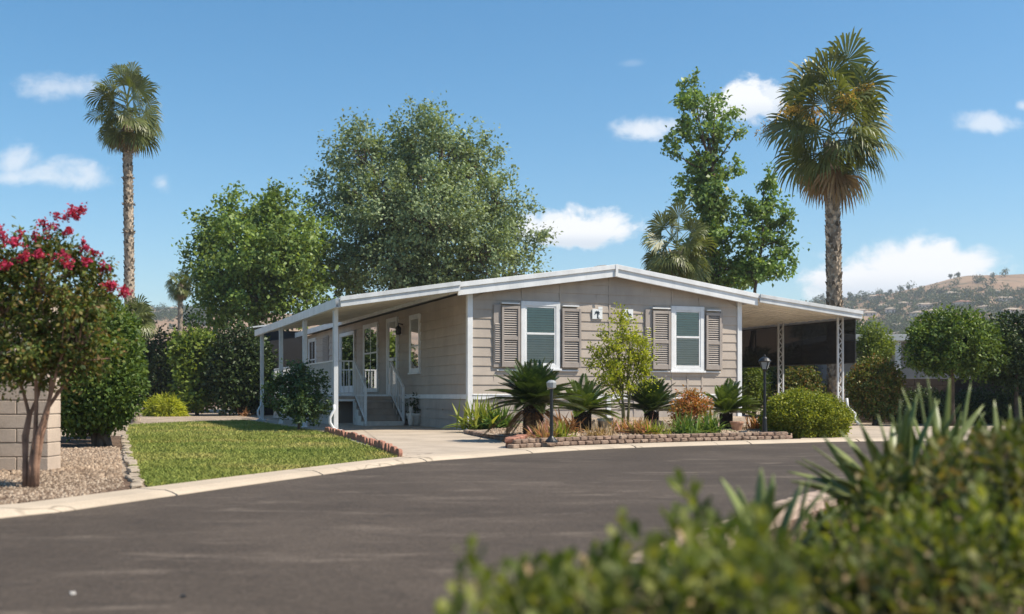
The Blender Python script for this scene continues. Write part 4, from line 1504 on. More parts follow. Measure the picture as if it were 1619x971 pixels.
def planter_wall():
    rng = random.Random(4)
    corner = FRONT[0]
    pw = thing('planter_wall', (corner[0], corner[1], 0), 'two-course dry-stacked brown block wall edging the bed along the road', 'garden wall')
    fr = [FRONT[0]] + FRONT[1:]
    for crs in (0, 1):
        for x, y, a in along(fr, 0.178, 0.09 * crs):
            mb = MB()
            lump(mb, (0, 0, 0), 0.160, 0.14, 0.064, a + rng.uniform(-0.10, 0.10), rng, 0.13)
            o = mb.build('block', M['planter'], pw, smooth=False, bevel=0.012, loc=(x - corner[0] - 0.035 * math.sin(a) * crs, y - corner[1] + 0.035 * crs, 0.012 + 0.067 * crs + rng.uniform(0, 0.004)))
    sw = thing('driveway_wall', (PLS[2][0], PLS[2][1], 0), 'low reddish block border between the driveway and the sago bed', 'garden wall')
    side = catmull([PLS[1], (-0.62, 22.0), PLS[2], (0.16, 18.6), (FRONT[0][0] - 0.05, FRONT[0][1] + 0.1)], 0.1)
    for crs in (0, 1):
        for x, y, a in along(side, 0.30, 0.14 * crs):
            if crs == 1 and y > 18.4:
                continue
            mb = MB()
            lump(mb, (0, 0, 0), 0.285, 0.17, 0.08, a + rng.uniform(-0.08, 0.08), rng, 0.1)
            mb.build('block', M['planter'] if y > 19.2 else M['redbrick'], sw, loc=(x - PLS[2][0], y - PLS[2][1], 0.012 + 0.082 * crs))
    # red scalloped edging between lawn and driveway
    path = catmull([E1, G(560, 696), G(595, 708), G(616, 717), E0], 0.1)
    le = thing('lawn_edging', (E0[0], E0[1], 0), 'red scalloped edging stones between the lawn and the driveway', 'edging')
    for x, y, a in along(path, 0.42, 0.05):
        mb = MB()
        w, th, h = 0.40, 0.055, rng.uniform(0.10, 0.14)
        top = [(-w / 2, 0.05), (-w * 0.42, 0.08)] + [(-w * 0.36 + w * 0.72 * i / 8, 0.085 + (h - 0.085) * (0.55 + 0.45 * math.sin(math.pi * i / 8)) * (1 if i % 4 else 0.8)) for i in range(9)] + [(w * 0.42, 0.08), (w / 2, 0.05)]
        poly = [(-w / 2, -0.06), (w / 2, -0.06)] + top[::-1]
        n = len(poly)
        vs = [(px, -th / 2, pz) for px, pz in poly] + [(px, th / 2, pz) for px, pz in poly]
        mb.add(vs, [tuple(range(n)), tuple(range(n, 2 * n))[::-1]] + [(i, n + i, n + (i + 1) % n, (i + 1) % n) for i in range(n)])
        o = mb.build('edging_stone', M['redbrick'], le, bevel=0.01, loc=(x - E0[0], y - E0[1], 0.01))
        o.rotation_euler = (rng.uniform(-0.12, 0.12), rng.uniform(-0.06, 0.06), a + rng.uniform(-0.1, 0.1))
    # tan stones along the far side of the lawn
    se = thing('stone_edging', (STONES[0][0], STONES[0][1], 0), 'row of tan edging stones between the lawn and the pale gravel', 'edging')
    for x, y, a in along(catmull(STONES, 0.1), 0.33, 0.1):
        mb = MB()
        lump(mb, (0, 0, 0), 0.29, 0.10, rng.uniform(0.035, 0.065), a + rng.uniform(-0.2, 0.2), rng, 0.16)
        mb.build('edging_stone', M['stone'], se, loc=(x - STONES[0][0] + rng.uniform(-0.03, 0.03), y - STONES[0][1], -0.012))
    # pink pavers at the rim of the near bed
    pp = catmull([(0.62, 4.95), (1.0, 5.7), (2.2, 8.0), (3.9, 10.2), (6.0, 11.2)], 0.1)
    ie = thing('bed_edging', (1.0, 5.7, 0), 'pinkish paver rim of the near bed behind the spiky plants', 'edging')
    for x, y, a in along(pp, 0.34, 0.1):
        mb = MB()
        lump(mb, (0, 0, 0), 0.33, 0.22, 0.13, a + rng.uniform(-0.05, 0.05), rng, 0.06)
        mb.build('paver', M['pinkpaver'], ie, loc=(x - 1.0, y - 5.7, -0.02))


planter_wall()


def block_wall(name, x0, x1, y, depth, h, mat, mortar, label, bw=0.40, bh=0.2, seed=1, rz=0.0, cap=False):
    rng = random.Random(seed)
    o = thing(name, ((x0 + x1) / 2, y, 0), label, 'wall', rz=rz)
    w = x1 - x0
    mb = MB()
    mb.box(-w / 2 + 0.012, w / 2 - 0.012, 0.012, depth - 0.012, -0.1, h - 0.005, 1)
    n = round(h / bh)
    bh = h / n
    for i in range(n):
        cuts = [-w / 2]
        q = -w / 2 + (bw if i % 2 else bw / 2)
        while q < w / 2 - 0.08:
            cuts.append(q)
            q += bw
        cuts.append(w / 2)
        for a, b in zip(cuts, cuts[1:]):
            d = rng.uniform(0, 0.004)
            mb.box(a + 0.006, b - 0.006, -d, depth + d, i * bh + 0.006, (i + 1) * bh - 0.006, 0)
    mb.build('masonry', [mat, mortar], o, bevel=0.006)
    if cap:
        mb = MB()
        mb.box(-w / 2 - 0.03, w / 2 + 0.03, -0.03, depth + 0.03, h + 0.001, h + 0.06)
        mb.build('cap', mat, o, bevel=0.01)
    return o


block_wall('block_wall', -5.62, -5.06, 12.05, 0.34, 1.86, M['block'], M['mortar'], 'tan concrete block wall end behind the pink flowering tree', 0.42, 0.158, 2)
gt = thing('utility_gate', (-5.95, 11.7, 0), 'pale metal gate post and panel against the tan block wall at the picture edge', 'gate')
mb = MB()
mb.box(0.17, 0.235, -0.03, 0.035, -0.05, 1.75)
mb.build('post', M['gate'], gt, bevel=0.006)
mb = MB()
for x0, x1, z0, z1 in ((-0.9, 0.15, 0.08, 0.13), (-0.9, 0.15, 0.78, 0.84), (-0.9, 0.15, 1.55, 1.61), (-0.9, -0.85, 0.13, 1.55), (0.10, 0.15, 0.13, 0.78), (0.10, 0.15, 0.84, 1.55)):
    mb.box(x0, x1, -0.02, 0.02, z0, z1)
for k in range(8):
    mb.box(-0.8 + k * 0.11, -0.78 + k * 0.11, -0.012, 0.012, 0.131, 0.779)
mb.box(-0.84, 0.09, -0.008, 0.008, 0.85, 1.54)
mb.build('panel', M['gate'], gt)

# block wall, shade put into its dark colour, and the neighbouring home beyond the carport
block_wall('boundary_wall', 10.6, 24.0, 33.6, 0.2, 1.34, M['shadeblock'], M['wood'], 'dark block wall, shade put into its colour, running behind the clipped trees beside the carport', 0.42, 0.21, 5, rz=-0.02)
nb = thing('neighbour_home', (16.0, 40.0, 0), 'grey neighbouring mobile home with a flat roof beyond the dark wall', 'house', rz=-0.03)
mb = MB()
mb.box(-4.2, 9, 0, 7, 0, 2.75)
for k in range(23):
    mb.box(-4.15 + k * 0.57, -4.10 + k * 0.57, -0.02, 0.001, 0.1, 2.7)
mb.build('wall', M['greywall'], nb)
mb = MB()
mb.box(-4.8, 9.4, -1.0, 7.4, 2.76, 2.98)
mb.build('roof', M['roofmetal'], nb, bevel=0.01)
mb = MB()
mb.box(-2.35, -2.15, -0.85, -0.70, 0, 2.755)
mb.build('post', M['white'], nb)
mb = MB()
mb.box(0.5, 2.0, -0.06, -0.021, 1.2, 2.2)
w_ = mb.build('window', M['white'], nb)
mb = MB()
mb.box(0.58, 1.92, -0.065, -0.061, 1.28, 2.12)
mb.build('pane', M['dark'], w_)

# pale roofed shed seen past the end of the patio awning
c = (X(425, 47), 47.0)
sh = thing('garden_shed', (c[0], c[1], 0), 'pale metal roofed shed past the far end of the patio awning', 'shed', rz=HA)
mb = MB()
mb.box(-0.55, 1.4, -0.6, 1.4, 0, 3.55)
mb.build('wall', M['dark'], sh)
mb = MB()
extr_y(mb, [(-0.9, 3.62), (1.7, 4.0), (1.7, 4.06), (-0.9, 3.68)], -0.9, 1.7)
mb.build('roof', M['roofmetal'], sh)


def lamp_post(px, Y, ztop, zb, label, lantern):
    o = thing('garden_lamp', (X(px, Y), Y, zb), label, 'lamp post')
    h = ztop - zb
    mb = MB()
    if lantern:
        hp = h - 0.27
        mb.lathe([(0.085, 0.0), (0.085, 0.03), (0.05, 0.06), (0.042, 0.30), (0.05, 0.31), (0.03, 0.34), (0.025, hp - 0.05), (0.045, hp - 0.02), (0.05, hp)], n=14)
        mb.bar((-0.02, 0, hp * 0.78), (0.16, 0, hp * 0.80), 0.014)
        mb.build('post', M['black'], o, smooth=False)
        mb = MB()
        mb.lathe([(0.055, hp), (0.105, hp + 0.135)], n=8)
        mb.build('lamp_glass', M['lampglass'], o)
        mb = MB()
        for k in range(4):
            a = k * math.pi / 2 + 0.4
            mb.bar((0.058 * math.cos(a), 0.058 * math.sin(a), hp), (0.11 * math.cos(a), 0.11 * math.sin(a), hp + 0.137), 0.012)
        mb.lathe([(0.122, hp + 0.136), (0.125, hp + 0.15), (0.085, hp + 0.20), (0.045, hp + 0.225), (0.018, hp + 0.235), (0.022, hp + 0.255), (0.006, hp + 0.272)], n=14)
        mb.build('lamp_cap', M['black'], o)
    else:
        hp = h - 0.14
        mb.lathe([(0.105, 0.0), (0.10, 0.025), (0.055, 0.07), (0.03, 0.10), (0.025, hp)], n=14)
        mb.build('post', M['black'], o)
        mb = MB()
        mb.lathe([(0.035, hp), (0.07, hp + 0.02), (0.08, hp + 0.10), (0.045, hp + 0.135), (0.01, hp + 0.14)], n=10)
        mb.build('lamp_glass', M['lampglass'], o)


lamp_post(872, 17.45, Z(601, 17.45), 0.085, 'short black garden light with a pale head at the corner of the planting bed', False)
lamp_post(1209, 20.75, Z(561, 20.75), 0.085, 'black lamp post with a glass lantern next to the clipped round bush', True)


# ------------------------------------------------------------------ plants
def lobe_points(rng, lobes, n, surf=0.55):
    w = np.array([l[3] * l[4] * l[5] for l in lobes]) ** 0.75
    idx = rng.choice(len(lobes), n, p=w / w.sum())
    L = np.array(lobes)
    d = unit(rng.normal(size=(n, 3)))
    r = 1 - surf * rng.uniform(0, 1, (n, 1)) ** 1.7 - rng.uniform(0, 1 - surf, (n, 1)) * (rng.uniform(size=(n, 1)) < 0.3)
    C = L[idx, :3] + d * L[idx, 3:6] * r
    return C, d, idx


def crown(rng, lobes, nclump, per, cr, L, W, surf=0.55, flat=0.75, up=0.9, droop=0.1, outw=0.75, cvar=0.4, lift=0.5, spray=0.95):
    C, d, idx = lobe_points(rng, lobes, nclump, surf)
    k = rng.integers(int(per * 0.6), int(per * 1.4) + 1, nclump)
    rep = np.repeat(np.arange(nclump), k)
    sc = (cr * rng.uniform(1 - cvar, 1 + cvar, nclump))[rep][:, None]
    ax = unit(d + np.array([[0, 0, lift]]) + rng.normal(size=d.shape) * 0.45)
    o = rng.normal(size=(len(rep), 3)) * 0.29
    o[:, 2] *= flat
    o += ax[rep] * rng.uniform(-0.45, spray, (len(rep), 1))
    P = C[rep] + o * sc
    out = unit(o * 0.6 + d[rep] * 0.8)
    return leaf_quads(rng, P, L, W, up=up, out=out, outw=outw, droop=droop), C, idx


def limbs(mb, rng, base, top, r0, lobes, C, idx, twigs, r1=0.35, wob=0.15):
    """tapered trunk, a limb into each lobe, and twigs to some clumps"""
    base, top = np.array(base, float), np.array(top, float)
    n = 7
    tr = [base + (top - base) * i / (n - 1) + np.append(rng.normal(0, wob, 2) * (0 if i in (0,) else 1) * (np.linalg.norm(top - base) * 0.05), 0) for i in range(n)]
    rad = [r0 * (1.35 if i == 0 else 1) * (1 - (1 - r1) * i / (n - 1)) for i in range(n)]
    mb.tube(tr, rad, 9)
    ends = []
    for l in lobes:
        c = np.array(l[:3])
        f = np.clip((c[2] - base[2] - l[5] * 0.9) / max(top[2] - base[2], 0.1), 0.25, 0.9)
        s = base + (top - base) * f
        m = s + (c - s) * 0.5 + np.array([0, 0, -0.08 * np.linalg.norm(c - s)])
        rr = r0 * (1 - (1 - r1) * f) * 0.6
        mb.tube([s, m, c], [rr, rr * 0.7, rr * 0.35], 6)
        ends.append((s, m, c, rr))
    for i in rng.choice(len(C), min(twigs, len(C)), replace=False):
        s, m, c, rr = ends[idx[i]]
        k = rng.uniform(0.3, 1.0)
        st = m + (c - m) * k
        e = C[i]
        md = (st + e) / 2 + np.array([0, 0, np.linalg.norm(e - st) * 0.08])
        mb.tube([st, md, e], [rr * 0.32, rr * 0.2, rr * 0.06], 4, cap=False)


def tree(name, loc, label, cat, lobes, trunk_top, r0, nclump, per, cr, L, W, leaf, bark='wood', seed=1, twigs=120, group=None, part='crown', **kw):
    rng = np.random.default_rng(seed)
    o = thing(name, loc, label, cat, group=group)
    V, C, idx = crown(rng, lobes, nclump, per, cr, L, W, **kw)
    quads(part, V, M[leaf], o)
    mb = MB()
    limbs(mb, rng, (0, 0, -0.05), trunk_top, r0, lobes, C, idx, twigs)
    mb.build('trunk', M[bark], o, smooth=True)
    return o


def px_lobes(Y, base, items, depth=1.0):
    """lobes given as (px, py, half width px, half height px, shift in depth m, depth factor)"""
    out = []
    for it in items:
        px, py, hw, hh = it[:4]
        dy = it[4] if len(it) > 4 else 0
        yy = Y + dy
        rx, rz = hw / F * yy, hh / F * yy
        out.append((X(px, yy) - base[0], yy - base[1], Z(py, yy) - base[2], rx, rx * depth, rz))
    return out


# big grey-green tree behind the house
Y = 58.0
b = (X(672, Y), Y, 0)
tree('broadleaf_tree', b, 'largest grey-green tree, round dense crown rising behind the porch roof', 'tree',
     px_lobes(Y, b, [(560, 238, 42, 55, -1), (530, 310, 42, 50, 0), (600, 330, 60, 70, -3), (655, 225, 48, 52, 0), (700, 240, 48, 60, -2), (755, 260, 42, 48, 0), (790, 320, 50, 52, -1), (805, 385, 48, 44, 0), (690, 340, 75, 75, -3.5), (760, 400, 62, 58, -2.5), (640, 420, 75, 55, -2.5), (560, 400, 58, 52, -1), (700, 450, 90, 45, -1), (530, 445, 40, 40, 1), (820, 430, 34, 30, 1), (650, 330, 130, 120, 2.5)]),
     (0.3, 0, 11.0), 0.42, 980, 74, 0.8, 0.19, 0.125, 'L_big', seed=11, twigs=500, surf=0.6, droop=0.25)
# bright green tree left of it
Y = 54.5
b = (X(405, Y), Y, 0)
tree('broadleaf_tree', b, 'mid-green leafy tree with lighter lobed crown, between the small palm and the big grey-green tree', 'tree',
     px_lobes(Y, b, [(355, 350, 36, 38, 0), (400, 335, 38, 32, -1), (445, 340, 40, 36, 0), (485, 375, 40, 42, 0), (385, 395, 58, 50, -2.5), (450, 405, 60, 52, -2.5), (330, 410, 42, 45, 0), (302, 420, 22, 26, 0.5), (345, 465, 55, 45, -1), (410, 470, 65, 40, -2), (475, 465, 55, 45, -1), (505, 425, 34, 50, 0.5), (410, 420, 95, 80, 2.5), (345, 492, 36, 36, 0)]),
     (0, 0, 6.0), 0.26, 470, 66, 0.72, 0.22, 0.145, 'L_mid', seed=12, twigs=260, surf=0.75, droop=0.2)
# tall loose tree at the right, with a leaning side stem
Y = 48.0
b = (X(1122, Y), Y, 0)
tall_lobes = px_lobes(Y, b, [(1088, 140, 16, 20), (1100, 165, 26, 24, -0.5), (1130, 168, 16, 22), (1143, 185, 14, 20, 0.5), (1075, 205, 24, 20), (1120, 215, 34, 28), (1160, 215, 18, 14), (1070, 245, 20, 24, -0.4), (1110, 265, 36, 30, 0.5), (1155, 262, 22, 13), (1095, 305, 32, 30), (1140, 300, 24, 28, -0.5), (1125, 345, 40, 34, 0.6), (1150, 375, 36, 34, -0.8), (1110, 395, 34, 34, 0.4), (1140, 425, 42, 36), (1100, 440, 30, 26), (1175, 440, 30, 20, 0.3)])
tall = tree('broadleaf_tree', b, 'tall loose airy green tree with a narrow uneven crown behind the gable end', 'tree', tall_lobes,
            (0.1, 0, 12.0), 0.2, 240, 46, 0.48, 0.205, 0.135, 'L_tall', seed=13, twigs=300, surf=0.7, droop=0.45, up=0.3)
Y = 47.0
b = (X(1172, Y), Y, 0)
tree('broadleaf_tree', b, 'smaller sparse tree leaning on dark stems between the tall airy tree and big palm', 'tree',
     px_lobes(Y, b, [(1207, 290, 12, 20), (1195, 330, 24, 22), (1222, 315, 16, 14), (1245, 345, 16, 14), (1215, 355, 20, 15, 0.5), (1190, 385, 22, 24), (1250, 370, 14, 10), (1235, 395, 18, 14), (1215, 425, 22, 16), (1240, 430, 12, 12), (1185, 430, 24, 22)]),
     (0.95, 0, 8.0), 0.12, 120, 38, 0.42, 0.19, 0.125, 'L_tall', seed=14, twigs=150, surf=0.7, droop=0.45, up=0.3)


# ---- palms
def fan_frond(rng, P0, d, Rb, pet, droop, nseg=28, spread=1.9, split=0.6, roll=0.75, bend=0.5):
    """one fan leaf as quads, gravity bends it"""
    d = unit(np.array(d, float))
    ref = np.array([0, 0, 1.0]) if abs(d[2]) < 0.95 else np.array([1.0, 0, 0])
    s = unit(np.cross(d, ref))
    nrm = np.cross(s, d)
    ro = rng.normal(0, roll)
    s, nrm = s * math.cos(ro) + nrm * math.sin(ro), nrm * math.cos(ro) - s * math.sin(ro)
    Q = []
    prev = None
    g = np.array([0, 0, -1.0])
    m = 5
    E = None
    for i in range(m + 1):
        t = i / m
        c = P0 + d * pet * t + g * droop * pet * 0.35 * t * t
        w = s * (0.03 - 0.012 * t)
        if prev is not None:
            Q.append([prev[0] - prev[1], prev[0] + prev[1], c + w, c - w])
        prev = (c, w)
        E = c
    d2 = unit(d + g * bend)
    s2 = unit(s - d2 * np.dot(s, d2))
    n2 = np.cross(s2, d2)
    dth = 2 * spread / nseg
    for k in range(nseg):
        th = -spread + dth * (k + 0.5) + rng.normal(0, 0.015)
        dr = math.cos(th) * d2 + math.sin(th) * s2
        pd = -math.sin(th) * d2 + math.cos(th) * s2
        ln = Rb * (0.72 + 0.28 * math.cos(th / 2)) * rng.uniform(0.88, 1.06)
        fold = (0.06 if k % 2 else -0.06) * Rb * 0.4
        cup = 0.14 * Rb * (th / spread) ** 2
        ts = [0.03, split, 0.82, 1.0]
        tipdroop = droop * 0.2 + rng.uniform(0.05, 0.4)
        pts, ws = [], []
        for t in ts:
            ext = max(0.0, t - split) / (1 - split)
            q = E + dr * ln * t * (1 - 0.25 * ext * min(1, tipdroop)) + n2 * (fold * min(t / split, 1) * (1 - ext) - cup * t) + g * ln * (0.14 * droop * t * t + 0.62 * tipdroop * ext ** 1.8)
            pts.append(q)
            ws.append(pd * (ln * dth * 0.5 * t if t <= split else ln * dth * 0.5 * split * (1 - ext) ** 0.8 + 0.003))
        for a in range(3):
            Q.append([pts[a] - ws[a], pts[a] + ws[a], pts[a + 1] + ws[a + 1], pts[a + 1] - ws[a + 1]])
    return np.array(Q)


def palm(loc, hc, r0, Rb, pet, label, seed, nf=44, ndead=10, lean=(0, 0), flowers=0, boots=500, elmin=-38, rings=(), group=None, ang0=0.0, shaft=0.15):
    rng = np.random.default_rng(seed)
    o = thing('fan_palm', loc, label, 'palm', group=group)
    top = np.array([lean[0], lean[1], hc])
    mb = MB()
    n = 22
    pts, rad = [], []
    for i in range(n + 1):
        t = i / n
        pts.append(np.array([lean[0] * t ** 1.6, lean[1] * t ** 1.6, -0.1 + (hc + 0.1) * t]))
        rad.append(r0 * (1.28 - 0.3 * min(1, t * 6) - 0.16 * t + (0.12 if t > 0.93 else 0)) * rng.uniform(0.97, 1.03))
    mb.tube(pts, rad, 14)
    # old leaf bases: short upward wedges round the trunk
    for k in range(boots):
        t = (k + rng.uniform(0, 1)) / boots
        i = min(int(t * n), n - 1)
        f = t * n - i
        c = pts[i] * (1 - f) + pts[i + 1] * f
        rr = rad[i] * (1 - f) + rad[i + 1] * f
        a = k * 2.39996 + rng.normal(0, 0.1)
        er = np.array([math.cos(a), math.sin(a), 0])
        et = np.array([-math.sin(a), math.cos(a), 0])
        h, w, q = r0 * rng.uniform(0.45, 0.85), r0 * rng.uniform(0.26, 0.40), r0 * rng.uniform(0.14, 0.30)
        b_ = c + er * rr * 0.97
        up = np.array([0, 0, 1.0])
        vs = [b_ - et * w, b_ + et * w, b_ + up * h + er * q - et * w * 0.35, b_ + up * h + er * q + et * w * 0.35, b_ + up * h * 0.7 - er * 0.02]
        mb.add(vs, [(0, 1, 3, 2), (0, 2, 4), (1, 4, 3), (2, 3, 4)])
    for t in rings:
        i = min(int(t * n), n - 1)
        c = pts[i] + (pts[i + 1] - pts[i]) * (t * n - i)
        for k in range(16):
            a = k * math.pi / 8 + rng.normal(0, 0.1)
            er = np.array([math.cos(a), math.sin(a), 0])
            mb.bar(c + er * rad[i] * 0.9, c + er * rad[i] * rng.uniform(1.35, 1.6) + np.array([0, 0, rng.uniform(-0.02, 0.12)]), r0 * 0.3, r0 * 0.12)
    mb.build('trunk', M['palmbark'], o, smooth=False)
    for k in range(nf):
        t = (k + 0.5) / nf
        el = R(70 - (70 - elmin) * t ** 0.95 + rng.normal(0, 13))
        az = ang0 + k * 2.39996 + rng.normal(0, 0.15)
        d = np.array([math.cos(el) * math.cos(az), math.cos(el) * math.sin(az), math.sin(el)])
        V = fan_frond(rng, top + np.array([0, 0, shaft * (1 - t) - 0.2 * t]), d, Rb * rng.uniform(0.72, 1.08), pet * rng.uniform(0.65, 1.2) * (1.0 - 0.38 * t), 0.22 + 0.5 * t * max(0.2, math.cos(el)), bend=0.08 + 0.9 * min(1, t * 1.1) * rng.uniform(0.1, 1.5), roll=1.15)
        quads('frond', V, M['L_palm'], o)
    for k in range(ndead):
        el = R(rng.uniform(-78, -52))
        az = k * 2.39996 * 1.03 + rng.normal(0, 0.2)
        d = np.array([math.cos(el) * math.cos(az), math.cos(el) * math.sin(az), math.sin(el)])
        V = fan_frond(rng, top + np.array([0, 0, -0.12]), d, Rb * rng.uniform(0.6, 0.85), pet * rng.uniform(0.3, 0.5), 0.9, 18, 1.2)
        tag(quads('dead_frond', V, M['L_palmdead'], o), 'dry brown hanging frond')
    for k in range(flowers):
        az = R(-115 + k * 230 / max(1, flowers - 1) - 90) if flowers > 1 else -1.5
        el = R(rng.uniform(25, 60))
        d = np.array([math.cos(el) * math.cos(az), math.cos(el) * math.sin(az), math.sin(el)])
        side = np.cross(d, [0, 0, 1])
        P, Q = [], []
        ln = pet + Rb * 0.75
        for t in np.linspace(0.25, 1, 16):
            c = top + d * ln * t + np.array([0, 0, 0.55 * shaft - 0.45 * ln * t ** 2.2])
            w = side * 0.014
            Q.append(c)
            for j in range(16):
                P.append(c + rng.normal(size=3) * [0.13, 0.13, 0.10] * (0.4 + t * 0.8) + np.array([0, 0, -0.10 * t]))
        V = leaf_quads(rng, np.array(P), 0.15, 0.045, up=0.1, droop=0.6)
        S = [[Q[i] - side * 0.013, Q[i] + side * 0.013, Q[i + 1] + side * 0.013, Q[i + 1] - side * 0.013] for i in range(len(Q) - 1)]
        quads('flower_stalk', np.concatenate([V, np.array(S)]), M['palmflower'], o)
    return o


Y = 36.0
palm((X(1321, Y), Y, 0), Z(226, Y), 0.25, 1.28, 1.55, 'tall fan palm right of the house, big shaggy crown with golden flower stalks', 21, nf=48, ndead=9, lean=(-0.12, 0.1), flowers=5, boots=620, elmin=-20, shaft=1.15)
Y = 41.0
palm((X(206, Y), Y, 0), Z(187, Y), 0.19, 0.78, 1.0, 'slender tall fan palm with a small crown rising above the clipped hedge', 22, nf=44, ndead=12, lean=(-0.12, 0), flowers=0, boots=520, elmin=-32, shaft=0.75, rings=(0.62, 0.715, 0.80, 0.885))
Y = 46.0
palm((X(1070, Y), Y, 0), Z(398, Y), 0.30, 1.05, 1.0, 'short fan palm partly hidden by the tall airy tree behind the gable roof', 23, nf=34, ndead=6, boots=150, elmin=-35, shaft=0.4)
Y = 50.5
palm((X(285, Y), Y, 0), Z(450, Y), 0.13, 0.46, 0.42, 'small distant fan palm standing against the low hill beside the leafy tree', 24, nf=24, ndead=9, boots=100, elmin=-25)
Y = 33.0
palm((X(213, Y), Y, 0), Z(507, Y), 0.14, 0.55, 0.35, 'stubby fan palm whose fronds just clear the hedge by the slender palm trunk', 25, nf=18, ndead=3, boots=60, elmin=10)


# ---- hedges and shrubs: leaves spread through a rounded body
def shrub(name, loc, label, lobes, n, L, W, leaf, cat='shrub', seed=1, group=None, stems=8, trunk=0.02, fuzz=0.06, shell=0.35, cl=0.0, bark='wood', droop=0.0, outw=0.7, part='foliage'):
    rng = np.random.default_rng(seed)
    o = thing(name, loc, label, cat, group=group)
    w = np.array([l[3] * l[4] + l[4] * l[5] + l[3] * l[5] for l in lobes])
    idx = rng.choice(len(lobes), n, p=w / w.sum())
    A = np.array(lobes)
    d = unit(rng.normal(size=(n, 3)))
    r = 1 - shell * rng.uniform(0, 1, (n, 1)) ** 1.6 + rng.normal(0, fuzz, (n, 1))
    P = A[idx, :3] + d * A[idx, 3:6] * r
    # uneven surface: push in and out by a noise of direction
    ph = rng.uniform(0, 6, 6)
    for f, a in ((5.0, 0.05), (11.0, 0.035)):
        P += d * A[idx, 3:6] * (a * (np.sin(d[:, :1] * f + ph[0]) + np.sin(d[:, 1:2] * f + ph[1]) + np.sin(d[:, 2:] * f + ph[2])))
    keep = P[:, 2] > 0.01
    P, d = P[keep], d[keep]
    if cl:
        P += rng.normal(size=(len(P), 3)) * cl
    V = leaf_quads(rng, P, L, W, up=0.35, out=d, outw=outw, droop=droop)
    quads(part, V, M[leaf], o)
    if stems:
        mb = MB()
        for k in range(stems):
            l = lobes[k % len(lobes)]
            a = rng.uniform(0, 2 * math.pi)
            q = rng.uniform(0.2, 0.8)
            e = (l[0] + math.cos(a) * l[3] * q, l[1] + math.sin(a) * l[4] * q, l[2] + l[5] * rng.uniform(0.1, 0.6))
            b0 = (rng.normal(0, 0.05), rng.normal(0, 0.05), -0.03)
            m = tuple((b0[i] + e[i]) / 2 + rng.normal(0, 0.05) for i in range(3))
            mb.tube([b0, m, e], [trunk, trunk * 0.7, trunk * 0.3], 5)
        mb.build('stem', M[bark], o)
    return o


# clipped hedge at the left, with its trunk
Y = 17.4
b = (X(152, Y), Y + 0.3, 0)
shrub('clipped_hedge', b, 'tall clipped dark green hedge beside the tan block wall, sunlit on one edge', px_lobes(Y, b, [(146, 590, 74, 95, 0.2), (156, 535, 62, 58, 0.4), (138, 620, 70, 70, 0.3), (150, 570, 70, 85, 2.0), (145, 580, 66, 80, 3.6), (112, 560, 50, 90, 0.8)]),
      60000, 0.075, 0.045, 'L_hedge', 'hedge', 31, stems=14, trunk=0.055, shell=0.4, fuzz=0.035)
# background shrubs along the far side of the gravel
Y = 52.0
for k, (px, top, hw, lf, lab, nm, n) in enumerate([
        (240, 512, 44, 'L_dark', 'dark green shrub mass behind the bright grass clump', 'shrub', 9000),
        (200, 525, 40, 'L_dark', 'dark shrub half hidden by the clipped hedge', 'shrub', 7000),
        (380, 508, 44, 'L_dark', 'broad dark green shrub next to the end post of the patio awning', 'shrub', 15000),
        (440, 520, 50, 'L_dark', 'dark shrub seen between the far posts of the patio awning', 'shrub', 8000),
        (300, 500, 40, 'L_dark', 'dark shrub behind the yellow-green citrus bush', 'shrub', 8000)]):
    yy = Y + (2.5 if px == 300 else -7 if px == 380 else 0) + k * 0.2
    b = (X(px, yy), yy, 0)
    hh = (650 - top) / 2
    shrub(nm, b, lab, px_lobes(yy, b, [(px, top + hh, hw, hh), (px - hw * 0.5, top + hh * 1.25, hw * 0.7, hh * 0.75, -0.5), (px + hw * 0.5, top + hh * 1.15, hw * 0.7, hh * 0.85, 0.3)], 0.8),
          n, 0.17, 0.10, lf, seed=40 + k, stems=6, trunk=0.06, fuzz=0.07, shell=0.6)
Y = 46.0
b = (X(312, Y), Y, 0)
shrub('citrus_bush', b, 'yellow-green broad-leaved bush standing out against the dark shrubs', px_lobes(Y, b, [(315, 570, 34, 40), (290, 555, 24, 28), (340, 585, 22, 32, -0.3), (320, 545, 20, 22), (300, 600, 26, 26, -0.5), (310, 634, 26, 17, -0.9)]),
      7000, 0.20, 0.13, 'L_light', seed=46, stems=7, trunk=0.04, fuzz=0.12, shell=0.7)


def tuft(name, loc, label, n, L, w, leaf, spread=0.9, elmin=15, elmax=85, droop=0.5, rad=0.1, cat='plant', seed=1, group=None, taper=1.0, seg=5, part='leaf_blades', curl=0.0, zb=0.0):
    """strap leaves arching from one base"""
    rng = np.random.default_rng(seed)
    o = thing(name, loc, label, cat, group=group)
    Q = []
    for k in range(n):
        az = rng.uniform(0, 2 * math.pi)
        el = R(rng.uniform(elmin, elmax))
        d = np.array([math.cos(el) * math.cos(az), math.cos(el) * math.sin(az), math.sin(el)])
        s = unit(np.cross(d, [0, 0, 1]) + rng.normal(0, 0.2, 3))
        l = L * rng.uniform(0.6, 1.1)
        p0 = np.append(rng.normal(0, rad, 2), zb)
        prev = None
        dr = droop * rng.uniform(0.6, 1.3)
        for i in range(seg + 1):
            t = i / seg
            c = p0 + d * l * t + np.array([0, 0, -dr * l * t * t * math.cos(el)])
            ww = s * w * (0.55 + 1.6 * t * (1 - t) if taper else 1) * (1 - t ** 3 * 0.96) * 0.5
            if prev is not None:
                Q.append([prev[0] - prev[1], prev[0] + prev[1], c + ww, c - ww])
            prev = (c, ww)
    Q = np.array(Q)
    # keep each blade one island: merge by welding inside the mesh
    ob = quads(part, Q, M[leaf], o)
    wld = ob.modifiers.new('weld', 'WELD')
    wld.merge_threshold = 0.0005
    return o


